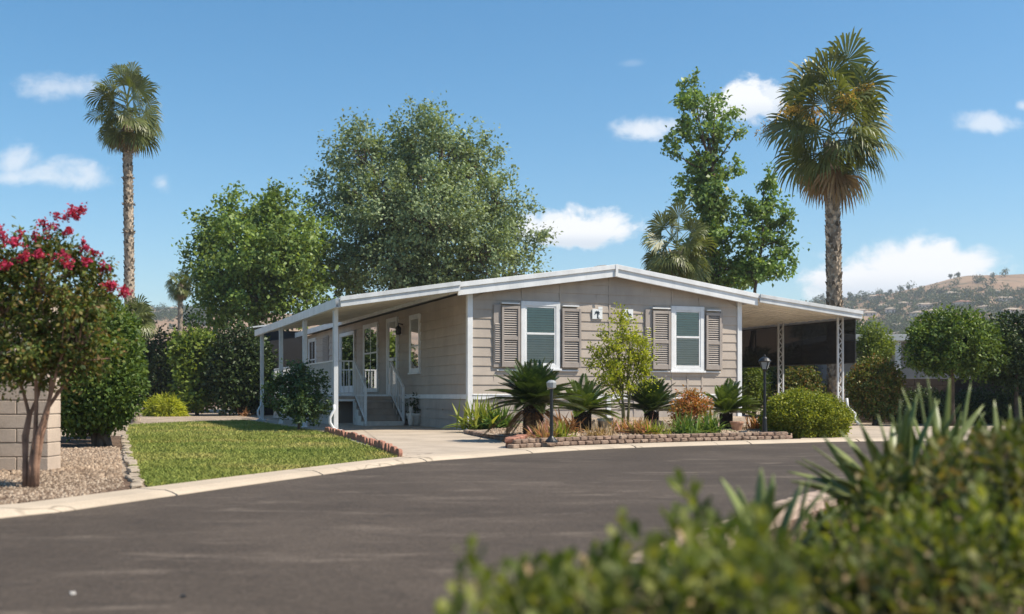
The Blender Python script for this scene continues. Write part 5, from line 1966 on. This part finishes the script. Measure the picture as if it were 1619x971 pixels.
Y = 45.5
b = (X(261, 44.0), 44.0, 0)
shrub('grass_clump', b, 'bright yellow-green grass clump on the gravel before the dark shrubs', px_lobes(44.0, b, [(261, 650, 28, 20), (250, 653, 18, 14), (274, 652, 18, 15)], 0.9), 4200, 0.30, 0.035, 'L_lime', 'plant', 51, stems=0, shell=0.5, fuzz=0.1, droop=0.5, outw=1.0, part='leaf_blades')
Y = 44.0
tuft('purple_plant', (X(390, Y), Y, 0), 'small dark reddish plant on the gravel by the far awning post', 40, 0.42, 0.05, 'L_rust', seed=52)

# porch shrub
Y = 25.3
b = (X(472, Y), Y, 0)
tree('porch_shrub', b, 'dark green airy shrub growing in front of the awning posts', 'shrub',
     px_lobes(Y, b, [(470, 605, 32, 30), (445, 630, 26, 30), (500, 625, 24, 32, 0.2), (475, 640, 40, 30, -0.2), (465, 588, 16, 14), (505, 600, 14, 12), (435, 610, 14, 14), (480, 590, 12, 12)]),
     (0.02, 0, 0.75), 0.035, 240, 26, 0.16, 0.085, 0.048, 'L_porch', seed=55, twigs=120, surf=0.8, part='foliage', droop=0.1)

# crape myrtle
Y = 9.9
b = (X(48, Y), Y, 0)


def crape():
    rng = np.random.default_rng(61)
    o = thing('crape_myrtle', b, 'small multi-stemmed tree with pink blossoms in front of the tan block wall', 'tree')
    lobes = px_lobes(Y, b, [(60, 510, 72, 70), (110, 455, 50, 58, -0.15), (20, 450, 55, 65, 0.1), (85, 408, 38, 36), (120, 405, 14, 30), (150, 480, 36, 46, 0.1), (20, 412, 38, 26), (110, 540, 62, 45, 0.1), (45, 560, 62, 36, -0.1), (168, 470, 18, 28, 0.1), (-30, 480, 50, 90, 0.1), (-60, 520, 40, 60), (60, 398, 32, 20), (172, 410, 5, 26), (50, 588, 66, 28), (135, 572, 44, 32, 0.1), (72, 368, 5, 14), (96, 365, 5, 12)])
    V, C, idx = crown(rng, lobes, 560, 30, 0.14, 0.05, 0.028, surf=0.75, up=0.4, droop=0.1, flat=0.9)
    quads('crown', V, M['L_myrtle'], o)
    mb = MB()
    stems = [((-0.06, 0.02), [(36, 740), (34, 690), (38, 655), (28, 620), (15, 585), (8, 500)]), ((-0.05, 0.03), [(38, 740), (36, 690), (40, 655), (50, 625), (56, 580), (60, 460)]),
             ((0.0, 0.0), [(50, 735), (54, 690), (58, 640), (58, 590), (72, 520), (80, 420)]), ((0.04, -0.02), [(56, 735), (64, 690), (75, 650), (88, 620), (102, 575), (135, 500)]),
             ((0.05, 0.0), [(58, 735), (67, 690), (76, 652), (82, 610), (84, 560), (105, 430)]), ((0.01, 0.02), [(52, 735), (60, 680), (72, 645), (96, 605), (122, 560), (165, 470)])]
    for (bx, by), pts in stems:
        P = [(bx, by, -0.05)]
        for i, (px, py) in enumerate(pts):
            P.append((X(px, Y) - b[0] + 0.0, by * (1 + i) + rng.normal(0, 0.02), Z(py, Y)))
        n = len(P)
        mb.tube(P, [0.029 * (1 - 0.72 * i / (n - 1)) for i in range(n)], 8)
    ends = [np.array([X(p[0], Y) - b[0], 0.0, Z(p[1], Y)]) for p in ((15, 585), (56, 580), (58, 590), (102, 575), (84, 560), (72, 520), (122, 560), (8, 500), (60, 460))]
    for i in rng.choice(len(C), 170, replace=False):
        e = C[i]
        s = min(ends, key=lambda q: np.linalg.norm(q - e) + rng.uniform(0, 0.2))
        mb.tube([s, (s + e) / 2 + rng.normal(0, 0.03, 3), e], [0.012, 0.007, 0.003], 4, cap=False)
    mb.build('trunk', M['barklight'], o, smooth=True)
    for px, py, r, dy in ((8, 372, 0.085, -0.1), (30, 383, 0.08, -0.2), (94, 345, 0.08, 0), (72, 358, 0.07, -0.1), (52, 372, 0.05, 0), (122, 338, 0.065, 0), (128, 332, 0.05, 0.05), (108, 365, 0.05, -0.3), (133, 388, 0.05, -0.1), (62, 400, 0.06, -0.3), (40, 405, 0.065, -0.35), (150, 402, 0.05, 0), (166, 424, 0.075, -0.05), (178, 452, 0.06, 0), (172, 450, 0.05, -0.1), (195, 463, 0.055, 0), (140, 410, 0.05, -0.2), (10, 420, 0.06, -0.3), (102, 402, 0.05, -0.35), (110, 418, 0.04, -0.4), (-20, 390, 0.09, 0)):
        yy = Y + dy
        c = np.array([X(px, yy) - b[0], dy, Z(py, yy)])
        n = int(130 * r / 0.08)
        sub = rng.normal(size=(5, 3)) * r * np.array([0.75, 0.75, 0.6])
        d = sub[rng.integers(0, 5, n)] * rng.uniform(0.3, 1.1, (n, 1)) + rng.normal(size=(n, 3)) * r * 0.2
        d[:, 2] *= 1.0
        quads('blossom', leaf_quads(rng, c + d, 0.028, 0.024, up=0.3, fold=0.4), M['petal'], o)
        n = 8
        P = c + rng.normal(size=(n, 3)) * r * 0.2 + np.array([0, 0, r * 1.0])


crape()

def SZ(px, Y):
    return soil_z(X(px, Y), Y) - 0.01


# ---- sagos
def sago(px, Y, zb, ztrunk, rt, L, nf, label, leaf='L_sago', seed=1, elmin=-12, bias=None, dead=0):
    rng = np.random.default_rng(seed)
    ztrunk += SZ(px, Y) - zb
    zb = SZ(px, Y)
    o = thing('sago_palm', (X(px, Y), Y, zb), label, 'sago palm')
    mb = MB()
    h = ztrunk - zb
    mb.tube([(0, 0, -0.03), (0, 0, h * 0.3), (0.01, 0, h * 0.7), (0, 0, h), (0, 0, h + 0.06)], [rt * 0.92, rt * 1.05, rt, rt * 0.9, rt * 0.4], 12)
    for k in range(160):
        a, z = k * 2.39996, h * (k + 0.5) / 160
        er = np.array([math.cos(a), math.sin(a), 0])
        et = np.array([-math.sin(a), math.cos(a), 0])
        c = er * rt * 0.98 + np.array([0, 0, z])
        w = 0.03
        mb.add([c - et * w, c + et * w, c + er * 0.035 + [0, 0, 0.045], c + [0, 0, 0.05]], [(0, 1, 2), (0, 2, 3), (1, 3, 2)])
    mb.build('trunk', M['sagobark'], o)
    for k in range(nf + dead):
        isd = k >= nf
        t = (k + 0.5) / nf
        el = R(78 - (78 - elmin) * t ** 0.9 + rng.normal(0, 4)) if not isd else R(rng.uniform(-50, -20))
        az = k * 2.39996 + rng.normal(0, 0.1)
        if bias is not None and k % 3 == 0:
            az = bias + rng.normal(0, 0.7)
        d = np.array([math.cos(el) * math.cos(az), math.cos(el) * math.sin(az), math.sin(el)])
        s = np.array([-math.sin(az), math.cos(az), 0])
        l = L * rng.uniform(0.85, 1.08)
        p0 = np.array([0, 0, h + 0.02]) + d * 0.03
        cdr = 0.10 + 0.17 * math.cos(el)
        m = 36
        Q = []
        prev = None
        for i in range(m + 1):
            q = i / m
            c = p0 + d * l * q + np.array([0, 0, -cdr * l * q * q])
            tg = unit(d + np.array([0, 0, -2 * cdr * q]))
            up = np.cross(s, tg)
            if up[2] < 0:
                up = -up
            wv = s * (0.007 * (1 - 0.7 * q))
            if prev is not None:
                Q.append([prev[0] - prev[1], prev[0] + prev[1], c + wv, c - wv])
            prev = (c, wv)
            if q > 0.10:
                prof = min(1.0, (q - 0.06) * 6) * (1 - 0.72 * max(0, (q - 0.55) / 0.45) ** 1.3)
                ll = l * 0.22 * prof
                for sg in (-1, 1):
                    dd = unit(tg * 0.62 + s * sg * 0.85 + up * 0.38)
                    wd = unit(np.cross(dd, up)) * 0.012
                    mid = c + dd * ll * 0.5
                    tip = c + dd * ll + np.array([0, 0, -0.12 * ll])
                    Q.append([c, mid + wd, tip, mid - wd])
        ob = quads('frond' if not isd else 'dead_frond', np.array(Q), M[leaf if not isd else 'L_rust'], o)
    return o


sago(843, 19.6, 0.085, 0.62, 0.165, 0.93, 84, 'largest sago palm on a thick dark trunk under the window nearest the porch', seed=71, dead=9, elmin=8)
sago(921, 21.3, 0.085, 0.40, 0.15, 0.80, 56, 'low sago palm with yellow-green fronds between the big sago and the lime-green tree', 'L_sagolight', 72, elmin=4, bias=-0.3)
sago(1030, 22.9, 0.085, 0.38, 0.13, 0.82, 64, 'dark sago palm between the lime-green tree and the orange shrub', seed=73, elmin=14)
sago(1148, 22.7, 0.085, 0.36, 0.11, 0.78, 58, 'sunlit sago palm between the orange shrub and the lantern lamp post', 'L_sagolight', 74, elmin=10, bias=0.0)

# ---- small planting in the bed
Y = 24.3
tuft('clivia_plant', (X(764, Y), Y, SZ(764, Y)), 'yellow-green strap-leaved clump at the house corner by the driveway', 170, 0.85, 0.07, 'L_strap', elmin=25, elmax=85, droop=0.5, rad=0.2, seed=81)
tuft('clivia_plant', (X(789, 23.9), 23.9, SZ(789, 23.9)), 'darker green strap-leaved clump against the skirting, next to the big sago', 130, 0.72, 0.065, 'L_green', elmin=20, elmax=75, droop=0.6, rad=0.12, seed=82)
Y = 20.6
tuft('rusty_bromeliad', (X(893, Y), Y, SZ(893, Y)), 'rust-brown dried fronded plant behind the short black garden light', 120, 0.6, 0.05, 'L_rust', elmin=10, elmax=75, droop=0.8, rad=0.10, seed=83)
Y = 18.3
tuft('pink_bromeliad', (X(862, Y), Y, SZ(862, Y)), 'salmon-pink grassy plant at the foot of the big sago', 150, 0.42, 0.03, 'L_pink', elmin=15, elmax=80, droop=0.4, rad=0.07, seed=84)
tuft('green_bromeliad', (X(887, Y), Y + 0.1, SZ(887, Y + 0.1)), 'green grassy plant beside the short black garden light', 130, 0.42, 0.032, 'L_strap', elmin=15, elmax=80, droop=0.5, rad=0.07, seed=85)
Y = 19.2
tuft('dry_grass', (X(948, Y), Y, SZ(948, Y)), 'straw-coloured dry grass tuft in front of the low sago', 150, 0.34, 0.022, 'L_dry', elmin=10, elmax=80, droop=0.5, rad=0.12, seed=86)
Y = 20.2
for k, (px, lf, lab, n, L, dy) in enumerate(((988, 'L_pink', 'pink-tipped low plant in front of the lime-green tree, left of the two darker ones', 90, 0.34, 0.5), (1015, 'L_pink', 'middle pink-tipped low plant in front of the dark sago', 120, 0.40, 0.2), (1038, 'L_strap', 'yellow-green low plant beside the pink-tipped ones behind the block wall', 90, 0.34, 0.1))):
    tuft('low_plant', (X(px, Y), Y + dy, SZ(px, Y + dy)), lab, int(n * 1.4), L * 1.1, 0.03, lf, elmin=15, elmax=75, droop=0.35, rad=0.11, seed=87 + k)
Y = 21.3
b = (X(1090, Y), Y, SZ(1090, Y))
shrub('orange_shrub', b, 'orange and red leaved shrub under the window nearer the carport', px_lobes(Y, b, [(1092, 640, 24, 22), (1078, 650, 18, 20, -0.1), (1108, 648, 18, 22), (1090, 628, 14, 14), (1072, 668, 14, 14, -0.1)]),
      2600, 0.075, 0.028, 'L_orange', seed=91, stems=10, trunk=0.012, fuzz=0.16, shell=0.8)
tuft('daylily', (X(1085, 20.6), 20.6, SZ(1085, 20.6)), 'green daylily leaves at the foot of the orange shrub', 150, 0.55, 0.036, 'L_green', elmin=25, elmax=85, droop=0.6, rad=0.12, seed=92)
tuft('daylily', (X(1122, 20.9), 20.9, SZ(1122, 20.9)), 'green daylily leaves between the orange shrub and the sunlit sago', 130, 0.58, 0.036, 'L_green', elmin=25, elmax=85, droop=0.6, rad=0.10, seed=93)
tuft('red_leaf_plant', (X(1192, 22.6), 22.6, SZ(1192, 22.6)), 'small reddish plant between the lantern post and the sunlit sago', 70, 0.42, 0.03, 'L_orange', elmin=25, elmax=80, droop=0.4, rad=0.08, seed=94)
cpot = thing('clay_pot', (X(1165, 21.9), 21.9, SZ(1165, 21.9)), 'pale clay pot tucked beneath the sunlit sago', 'pot')
mb = MB()
mb.lathe([(0.08, 0), (0.11, 0.10), (0.13, 0.17), (0.14, 0.17), (0.14, 0.205), (0.11, 0.205)], n=14)
mb.build('vessel', M['terracotta'], cpot)
rng = random.Random(9)
for k, (px, Y, s_, lab) in enumerate(((936, 22.3, 0.30, 'rounded tan boulder behind the low sago'), (957, 22.5, 0.36, 'larger tan boulder at the skirting behind the low sago'), (1052, 22.2, 0.34, 'tan boulder between the dark sago and the orange shrub'), (1175, 20.9, 0.16, 'small pale rock in front of the clay pot'))):
    mb = MB()
    lump(mb, (0, 0, 0), s_, s_ * 0.8, s_ * 0.62, rng.uniform(0, 3), rng, 0.2)
    o = mb.build('garden_rock', M['stone'], None, loc=(X(px, Y), Y, SZ(px, Y) - 0.03), smooth=False, bevel=0.02)
    tag(o, lab, 'rock')

# lime green young tree
Y = 22.4
b = (X(988, Y), Y, SZ(988, Y))


def lime_tree():
    rng = np.random.default_rng(95)
    o = thing('young_tree', b, 'lime-green feathery young tree on two thin stems in front of the gable wall', 'tree')
    lobes = px_lobes(Y, b, [(975, 540, 30, 34), (965, 575, 34, 34, -0.1), (1000, 560, 30, 40, 0.1), (1012, 590, 24, 34), (975, 610, 36, 24, 0.1), (982, 510, 16, 18), (1022, 545, 12, 32), (945, 560, 16, 26), (1000, 525, 14, 20), (960, 515, 10, 16)])
    V, C, idx = crown(rng, lobes, 215, 28, 0.16, 0.068, 0.034, surf=0.85, up=0.3, droop=-0.3, outw=0.4)
    quads('crown', V, M['L_lime'], o)
    mb = MB()
    for bx, pts in ((-0.03, [(984, 650), (985, 610), (978, 570), (976, 505)]), (0.05, [(994, 650), (997, 615), (1008, 580), (1020, 530)]), (-0.01, [(986, 640), (975, 600), (955, 560)]), (0.04, [(994, 640), (992, 590), (998, 520)]), (0.0, [(986, 650), (968, 615), (945, 590)])):
        P = [(bx, 0, -0.03)] + [(X(px, Y) - b[0], 0.02 * i, Z(py, Y) - b[2]) for i, (px, py) in enumerate(pts)]
        mb.tube(P, [0.028 * (1 - 0.8 * i / (len(P) - 1)) for i in range(len(P))], 7)
    for i in rng.choice(len(C), 130, replace=False):
        e = C[i]
        s = np.array([e[0] * 0.55, e[1] * 0.4, e[2] * 0.75])
        mb.tube([s, e], [0.006, 0.002], 4, cap=False)
    mb.build('trunk', M['stem'], o, smooth=True)


lime_tree()

# clipped round bush by the lantern
Y = 21.9
b = (X(1270, Y), Y, 0.0)
shrub('round_bush', b, 'large bright green clipped dome bush at the end of the block planter wall', px_lobes(Y, b, [(1270, 664, 66, 49), (1242, 668, 42, 38, 0.1), (1300, 668, 40, 38, 0.1)], 0.9), 46000, 0.052, 0.03, 'L_round', 'bush', 101, stems=8, trunk=0.03, shell=0.3, fuzz=0.045)
for k, (px, py, hw, hh, Y, lf, lab, nm, n, L) in enumerate((
        (1384, 610, 42, 46, 31.0, 'L_rusty', 'rounded bush with rust-tipped leaves beside the outer carport post', 'round_bush', 17000, 0.085),
        (1268, 612, 34, 38, 36.0, 'L_rusty', 'bush with reddish leaves seen through the carport behind the bright dome', 'round_bush', 9000, 0.09),
        (1192, 606, 24, 40, 36.5, 'L_light', 'green bush under the carport beside the white corner trim', 'round_bush', 6000, 0.09),
        (1383, 545, 28, 38, 38.0, 'L_light', 'tall leafy shrub emerging past the end of the black shade screen', 'tall_shrub', 7000, 0.10),
        (1345, 545, 38, 44, 41.0, 'L_dark', 'dark shrub behind the black shade screen', 'tall_shrub', 7000, 0.10))):
    b = (X(px, Y), Y, 0)
    lob = [(px, py, hw, hh), (px - hw * 0.3, py + hh * 0.2, hw * 0.75, hh * 0.8, -0.2), (px + hw * 0.25, py + hh * 0.25, hw * 0.75, hh * 0.75, 0.2)]
    if nm == 'tall_shrub':
        lob.append((px, 605, hw * 0.9, 50, 0.2))
    shrub(nm, b, lab, px_lobes(Y, b, lob, 0.9), n, L, L * 0.6, lf, 'bush', 102 + k, stems=7, trunk=0.035, shell=0.5, fuzz=0.06)
Y = 43.0
for k, (px, lab) in enumerate(((1190, 'dark hedge bush at the back of the carport nearest the house wall'), (1245, 'dark hedge bush at the back of the carport beyond the reddish-leaved bush'))):
    b = (X(px, Y), Y, 0)
    shrub('shrub', b, lab, px_lobes(Y, b, [(px, 600, 34, 48), (px + 12, 590, 28, 42, 0.3)], 0.9), 6500, 0.12, 0.075, 'L_dark', 'bush', 131 + k, stems=5, trunk=0.04, shell=0.6, fuzz=0.08)
Y = 30.2
b = (X(1506, Y), Y, 0)
tree('ball_tree', b, 'round-headed clipped tree on a bare trunk before the dark block wall', 'tree',
     px_lobes(Y, b, [(1500, 545, 58, 46), (1470, 555, 36, 34, -0.2), (1535, 550, 38, 40, 0.2), (1500, 525, 44, 32), (1555, 560, 30, 30, 0.4)]),
     (0.0, 0, 1.9), 0.09, 620, 34, 0.24, 0.10, 0.062, 'L_hedge', seed=111, twigs=60, surf=0.35, outw=0.9)
Y = 31.2
b = (X(1608, Y), Y, 0)
tree('ball_tree', b, 'dark clipped tree touching the picture edge beside the round-headed one', 'tree',
     px_lobes(Y, b, [(1600, 555, 50, 52), (1640, 550, 55, 50, 0.3), (1580, 570, 34, 38, 0.3)]), (0, 0, 1.7), 0.09, 560, 34, 0.26, 0.10, 0.062, 'L_dark', seed=112, twigs=40, surf=0.35, outw=0.9)  # dark leaf colour stands in for the shade on its front
for k, (px, Y, lab) in enumerate(((1455, 32.6, 'dark low shrub at the base of the dark block wall under the round-headed tree'), (1540, 32.8, 'dark low shrub at the wall between the two clipped trees'), (1610, 32.2, 'dark low shrub at the wall by the picture edge'))):
    b = (X(px, Y), Y, 0)
    shrub('low_shrub', b, lab, px_lobes(Y, b, [(px, 645, 46, 32), (px - 20, 652, 34, 24, -0.2)]), 6000, 0.09, 0.055, 'L_dark', seed=115 + k, stems=5, trunk=0.03, shell=0.7, fuzz=0.1)


# ---- foreground: shrubs of upright sprigs, and two spiky plants
def sprig_bush(name, loc, label, pts, L, W, leaf, seed, per=20, sl=0.22):
    """pts: sprig tips in world coordinates"""
    rng = np.random.default_rng(seed)
    o = thing(name, loc, label, 'shrub')
    Q = []
    mb = MB()
    for tip in pts:
        tip = np.array(tip) - np.array(loc)
        ax = unit(np.array([rng.normal(0, 0.28), rng.normal(0, 0.28), 1.0]))
        l = sl * rng.uniform(0.7, 1.2)
        base = tip - ax * l
        mb.tube([base - ax * 0.12, base, tip], [0.004, 0.003, 0.0015], 4, cap=False)
        n = int(per * rng.uniform(0.6, 1.25))
        ks = rng.uniform(0.6, 1.2)
        for i in range(n):
            t = (i + 0.5) / n
            az = i * 2.39996 + rng.normal(0, 0.35)
            s = unit(np.cross(ax, [math.cos(az), math.sin(az), 0.01]))
            rd = np.cross(s, ax)
            el = 0.25 + 0.9 * t ** 1.5
            d = unit(rd * math.cos(el) + ax * math.sin(el))
            nr = unit(np.cross(s, d))
            ll = L * ks * rng.uniform(0.7, 1.2) * (0.55 + 0.45 * math.sin(math.pi * min(0.95, t * 0.8 + 0.15)))
            p = base + ax * l * t
            m1, m2 = p + d * ll * 0.35 + nr * 0.0, p + d * ll * 0.72
            w1, w2 = s * W * 0.36, s * W * 0.5
            Q.append([p - s * W * 0.08, p + s * W * 0.08, m1 + w1, m1 - w1])
            Q.append([m1 - w1, m1 + w1, m2 + w2, m2 - w2])
            e = p + d * ll - nr * ll * 0.05
            Q.append([m2 - w2, m2 + w2, e + s * W * 0.16, e - s * W * 0.16])
    Qa = np.array(Q)
    dead = np.repeat(rng.uniform(size=len(Qa) // 3) < 0.035, 3)
    ob = quads('foliage', Qa[~dead], M[leaf], o)
    wd = ob.modifiers.new('weld', 'WELD')
    wd.merge_threshold = 0.0004
    tag(quads('dead_leaves', Qa[dead], M['L_dry'], o), 'withered straw-coloured leaves among the green')
    mb.build('stem', M['stem'], o)
    return o


def sprig_tips(rng, n, x0, x1, y0, y1, top, drop=0.25):
    """tips under a top outline given in pixels (px -> py)"""
    out = []
    while len(out) < n:
        Y = rng.uniform(y0, y1)
        px = rng.uniform(x0, x1)
        zt = Z(np.interp(px, [t[0] for t in top], [t[1] for t in top]), Y)
        z = zt + rng.normal(0, 0.02) - abs(rng.normal(0, drop)) * (0.5 if rng.random() < 0.5 else 1)
        if z > 0.1:
            out.append((X(px, Y), Y, z))
    return out


rng = np.random.default_rng(200)
hero = [(742, 862, 2.1), (722, 905, 2.0), (765, 905, 2.15), (800, 895, 2.0), (845, 880, 2.1), (868, 892, 2.2), (900, 880, 2.3), (948, 862, 2.3), (985, 812, 2.4), (972, 850, 2.3), (1008, 845, 2.3), (1030, 862, 2.3), (1080, 768, 2.6), (1062, 820, 2.5), (1098, 800, 2.5), (1130, 815, 2.5)]
topA = [(690, 930), (720, 920), (760, 930), (800, 915), (850, 915), (900, 900), (960, 880), (1010, 865), (1060, 840), (1090, 830), (1120, 835), (1180, 830), (1260, 855), (1330, 880), (1450, 900)]
tips = sprig_tips(rng, 125, 690, 1250, 1.75, 2.5, topA, 0.10) + [(X(a, c), c, Z(b_, c)) for a, b_, c in hero]
sprig_bush('leafy_shrub', (0.25, 2.1, 0.03), 'blurred light green leafy shrub closest to the viewer, along the lower edge of the picture', tips, 0.058, 0.022, 'L_fore', 201, 17, 0.2)
tips = sprig_tips(rng, 190, 1080, 1560, 2.4, 3.4, [(1080, 870), (1180, 860), (1260, 880), (1330, 890), (1420, 860), (1560, 870)], 0.12)
sprig_bush('leafy_shrub', (0.75, 2.9, 0.03), 'leafy green shrub filling the lower corner in front of the spiky plants', tips, 0.055, 0.022, 'L_fore2', 202, 18)
topB = [(1330, 830), (1370, 760), (1420, 728), (1480, 708), (1540, 695), (1600, 675), (1700, 660)]
tips = [(x, y, z + rng.normal(0, 0.03)) for x, y, z in sprig_tips(rng, 290, 1345, 1720, 3.3, 4.7, topB, 0.15)]
tips += sprig_tips(rng, 70, 1270, 1420, 4.6, 5.6, [(1270, 850), (1330, 790), (1420, 765)], 0.06)
sprig_bush('leafy_shrub', (1.7, 4.0, 0.03), 'tall green shrub at the picture edge, sharper and farther than the blurred one', tips, 0.058, 0.023, 'L_fore2', 203, 18)
tips = [(x, y, z + rng.normal(0, 0.03)) for x, y, z in sprig_tips(rng, 200, 1215, 1640, 2.7, 3.6, [(1215, 860), (1290, 850), (1380, 815), (1480, 785), (1640, 770)], 0.14)]
sprig_bush('leafy_shrub', (1.35, 3.3, 0.03), 'dense green shrub between the two spiky plants', tips, 0.055, 0.022, 'L_fore', 204, 18)


def agave(loc, label, tips, w, seed, leaf='L_agave'):
    rng = np.random.default_rng(seed)
    o = thing('spiky_agave', loc, label, 'agave')
    Q = []
    for tip in tips:
        tip = np.array(tip) - np.array(loc)
        p0 = np.array([rng.normal(0, 0.03) + 0.22 * tip[0], rng.normal(0, 0.03) + 0.15 * tip[1], 0.0])
        d = tip - p0
        s = unit(np.cross(d, [0, 0, 1]) + rng.normal(0, 0.25, 3) * np.linalg.norm(d))
        nr = unit(np.cross(s, d))
        prev = None
        for i in range(9):
            t = i / 8
            c = p0 + d * t + np.array([0, 0, 0.035 * np.linalg.norm(d) * math.sin(math.pi * t)])
            hw = w * 0.5 * (0.75 + 0.6 * t - 0.1) * (1 - t ** 2.2) + 0.001
            row = [c - s * hw + nr * hw * 0.45, c, c + s * hw + nr * hw * 0.45]
            if prev is not None:
                Q.append([prev[0], prev[1], row[1], row[0]])
                Q.append([prev[1], prev[2], row[2], row[1]])
            prev = row
    ob = quads('leaf_rosette', np.array(Q), M[leaf], o)
    wd = ob.modifiers.new('weld', 'WELD')
    wd.merge_threshold = 0.0004
    so = ob.modifiers.new('thickness', 'SOLIDIFY')
    so.thickness = 0.004
    mb = MB()
    mb.tube([(0, 0, -loc[2]), (0, 0, 0.02)], [0.05, 0.06], 8)
    mb.build('stem', M['sagobark'], o)
    return o


Y = 4.7
agave((X(1420, Y), Y, Z(800, Y)), 'wide spiky agave whose long blades lean out over the road',
      [(X(px, Y + dy), Y + dy, Z(py, Y + dy)) for px, py, dy in ((1268, 725, -0.1), (1302, 690, 0), (1312, 700, 0.3), (1340, 690, 0.2), (1372, 690, -0.2), (1388, 655, 0.1), (1423, 632, 0), (1450, 622, 0.2), (1258, 728, 0.15), (1283, 742, 0.2), (1320, 715, -0.2), (1348, 705, -0.3), (1366, 685, 0.3), (1250, 760, -0.2), (1245, 745, 0.2), (1290, 790, -0.4), (1400, 690, -0.5), (1480, 680, -0.5), (1550, 700, -0.4), (1330, 730, -0.3), (1355, 660, 0.3), (1412, 660, 0.3), (1440, 660, -0.3), (1520, 660, 0.3), (1610, 690, -0.1), (1318, 755, -0.5), (1285, 705, 0.1), (1328, 680, 0.15), (1360, 668, -0.1), (1436, 640, -0.2), (1484, 632, 0.1), (1518, 640, -0.15), (1555, 640, 0.2))], 0.052, 211)
Y = 5.0
agave((X(1475, Y), Y, Z(790, Y)), 'upright spiky agave with the highest blade tips, between the larger one and the picture edge',
      [(X(px, Y + dy), Y + dy, Z(py, Y + dy)) for px, py, dy in ((1426, 612, 0), (1452, 606, 0.1), (1467, 598, -0.1), (1502, 598, 0), (1534, 606, 0.1), (1408, 655, -0.2), (1440, 668, -0.3), (1488, 660, -0.35), (1520, 650, -0.2), (1556, 652, 0), (1395, 700, -0.3), (1478, 628, 0.3))], 0.046, 214)
Y = 3.5
agave((X(1215, Y), Y, Z(865, Y)), 'smaller spiky agave rising from the blurred leafy shrub',
      [(X(px, Y + dy), Y + dy, Z(py, Y + dy)) for px, py, dy in ((1140, 755, 0), (1165, 770, 0.1), (1203, 740, 0), (1222, 750, 0.2), (1225, 765, -0.1), (1268, 765, 0), (1280, 755, 0.1), (1312, 765, 0.1), (1108, 800, -0.1), (1190, 790, -0.3), (1250, 790, -0.3), (1330, 800, 0.1))], 0.046, 212)

Y = 4.9
agave((X(1590, Y), Y, Z(770, Y)), 'spiky agave half out of the picture at its edge, thin blades above the shrub',
      [(X(px, Y + dy), Y + dy, Z(py, Y + dy)) for px, py, dy in ((1548, 650, 0), (1560, 672, -0.2), (1572, 632, 0.1), (1583, 660, -0.3), (1597, 640, 0), (1612, 628, 0.2), (1625, 650, 0), (1640, 640, -0.1), (1535, 690, -0.1), (1604, 672, -0.4), (1655, 665, 0.1))], 0.036, 213)

# two crumbs on the road
for px, py, c, lab, nm in ((115, 940, 'pot', 'tiny white pebble lying alone on the dark road', 'pebble'), (290, 945, 'black', 'tiny dark clod lying alone on the road', 'clod')):
    x, y = G(px, py, RZ)
    mb = MB()
    lump(mb, (0, 0, 0), 0.022, 0.016, 0.012, 0.5, random.Random(px), 0.2)
    tag(mb.build(nm, M[c], None, loc=(x, y, RZ)), lab, 'pebble')

b = (18.9, 31.2, 0)  # unseen tree, added only to cast shade on the boundary wall
tree('broadleaf_tree', b, 'unseen tree added outside the picture edge to shade the dark block wall', 'tree',
     [(0, 0, 6.0, 2.4, 2.4, 1.8), (-0.8, 0.6, 5.2, 1.6, 1.6, 1.2), (0.9, -0.6, 6.6, 1.7, 1.7, 1.4), (0.2, 0.3, 7.4, 1.5, 1.5, 1.0), (0.6, 1.6, 5.4, 1.7, 1.7, 1.2)], (0, 0, 5.0), 0.2, 420, 34, 0.5, 0.2, 0.13, 'L_mid', seed=300, twigs=100)

# ---- thin summer haze over the valley
def haze():
    m = bpy.data.materials.new('valley_haze')
    m.use_nodes = True
    nt = NT(m.node_tree)
    nt.n.remove(nt.n['Principled BSDF'])
    v = nt.node('ShaderNodeVolumePrincipled')
    v.inputs['Color'].default_value = (0.86, 0.91, 1.0, 1)
    v.inputs['Density'].default_value = 0.00034
    v.inputs['Anisotropy'].default_value = 0.2
    nt.l.new(v.outputs[0], nt.n['Material Output'].inputs['Volume'])
    mb = MB()
    mb.box(-2600, 2600, -400, 2600, -1.6, 96)
    tag(mb.build('haze', m), kind='stuff')


haze()
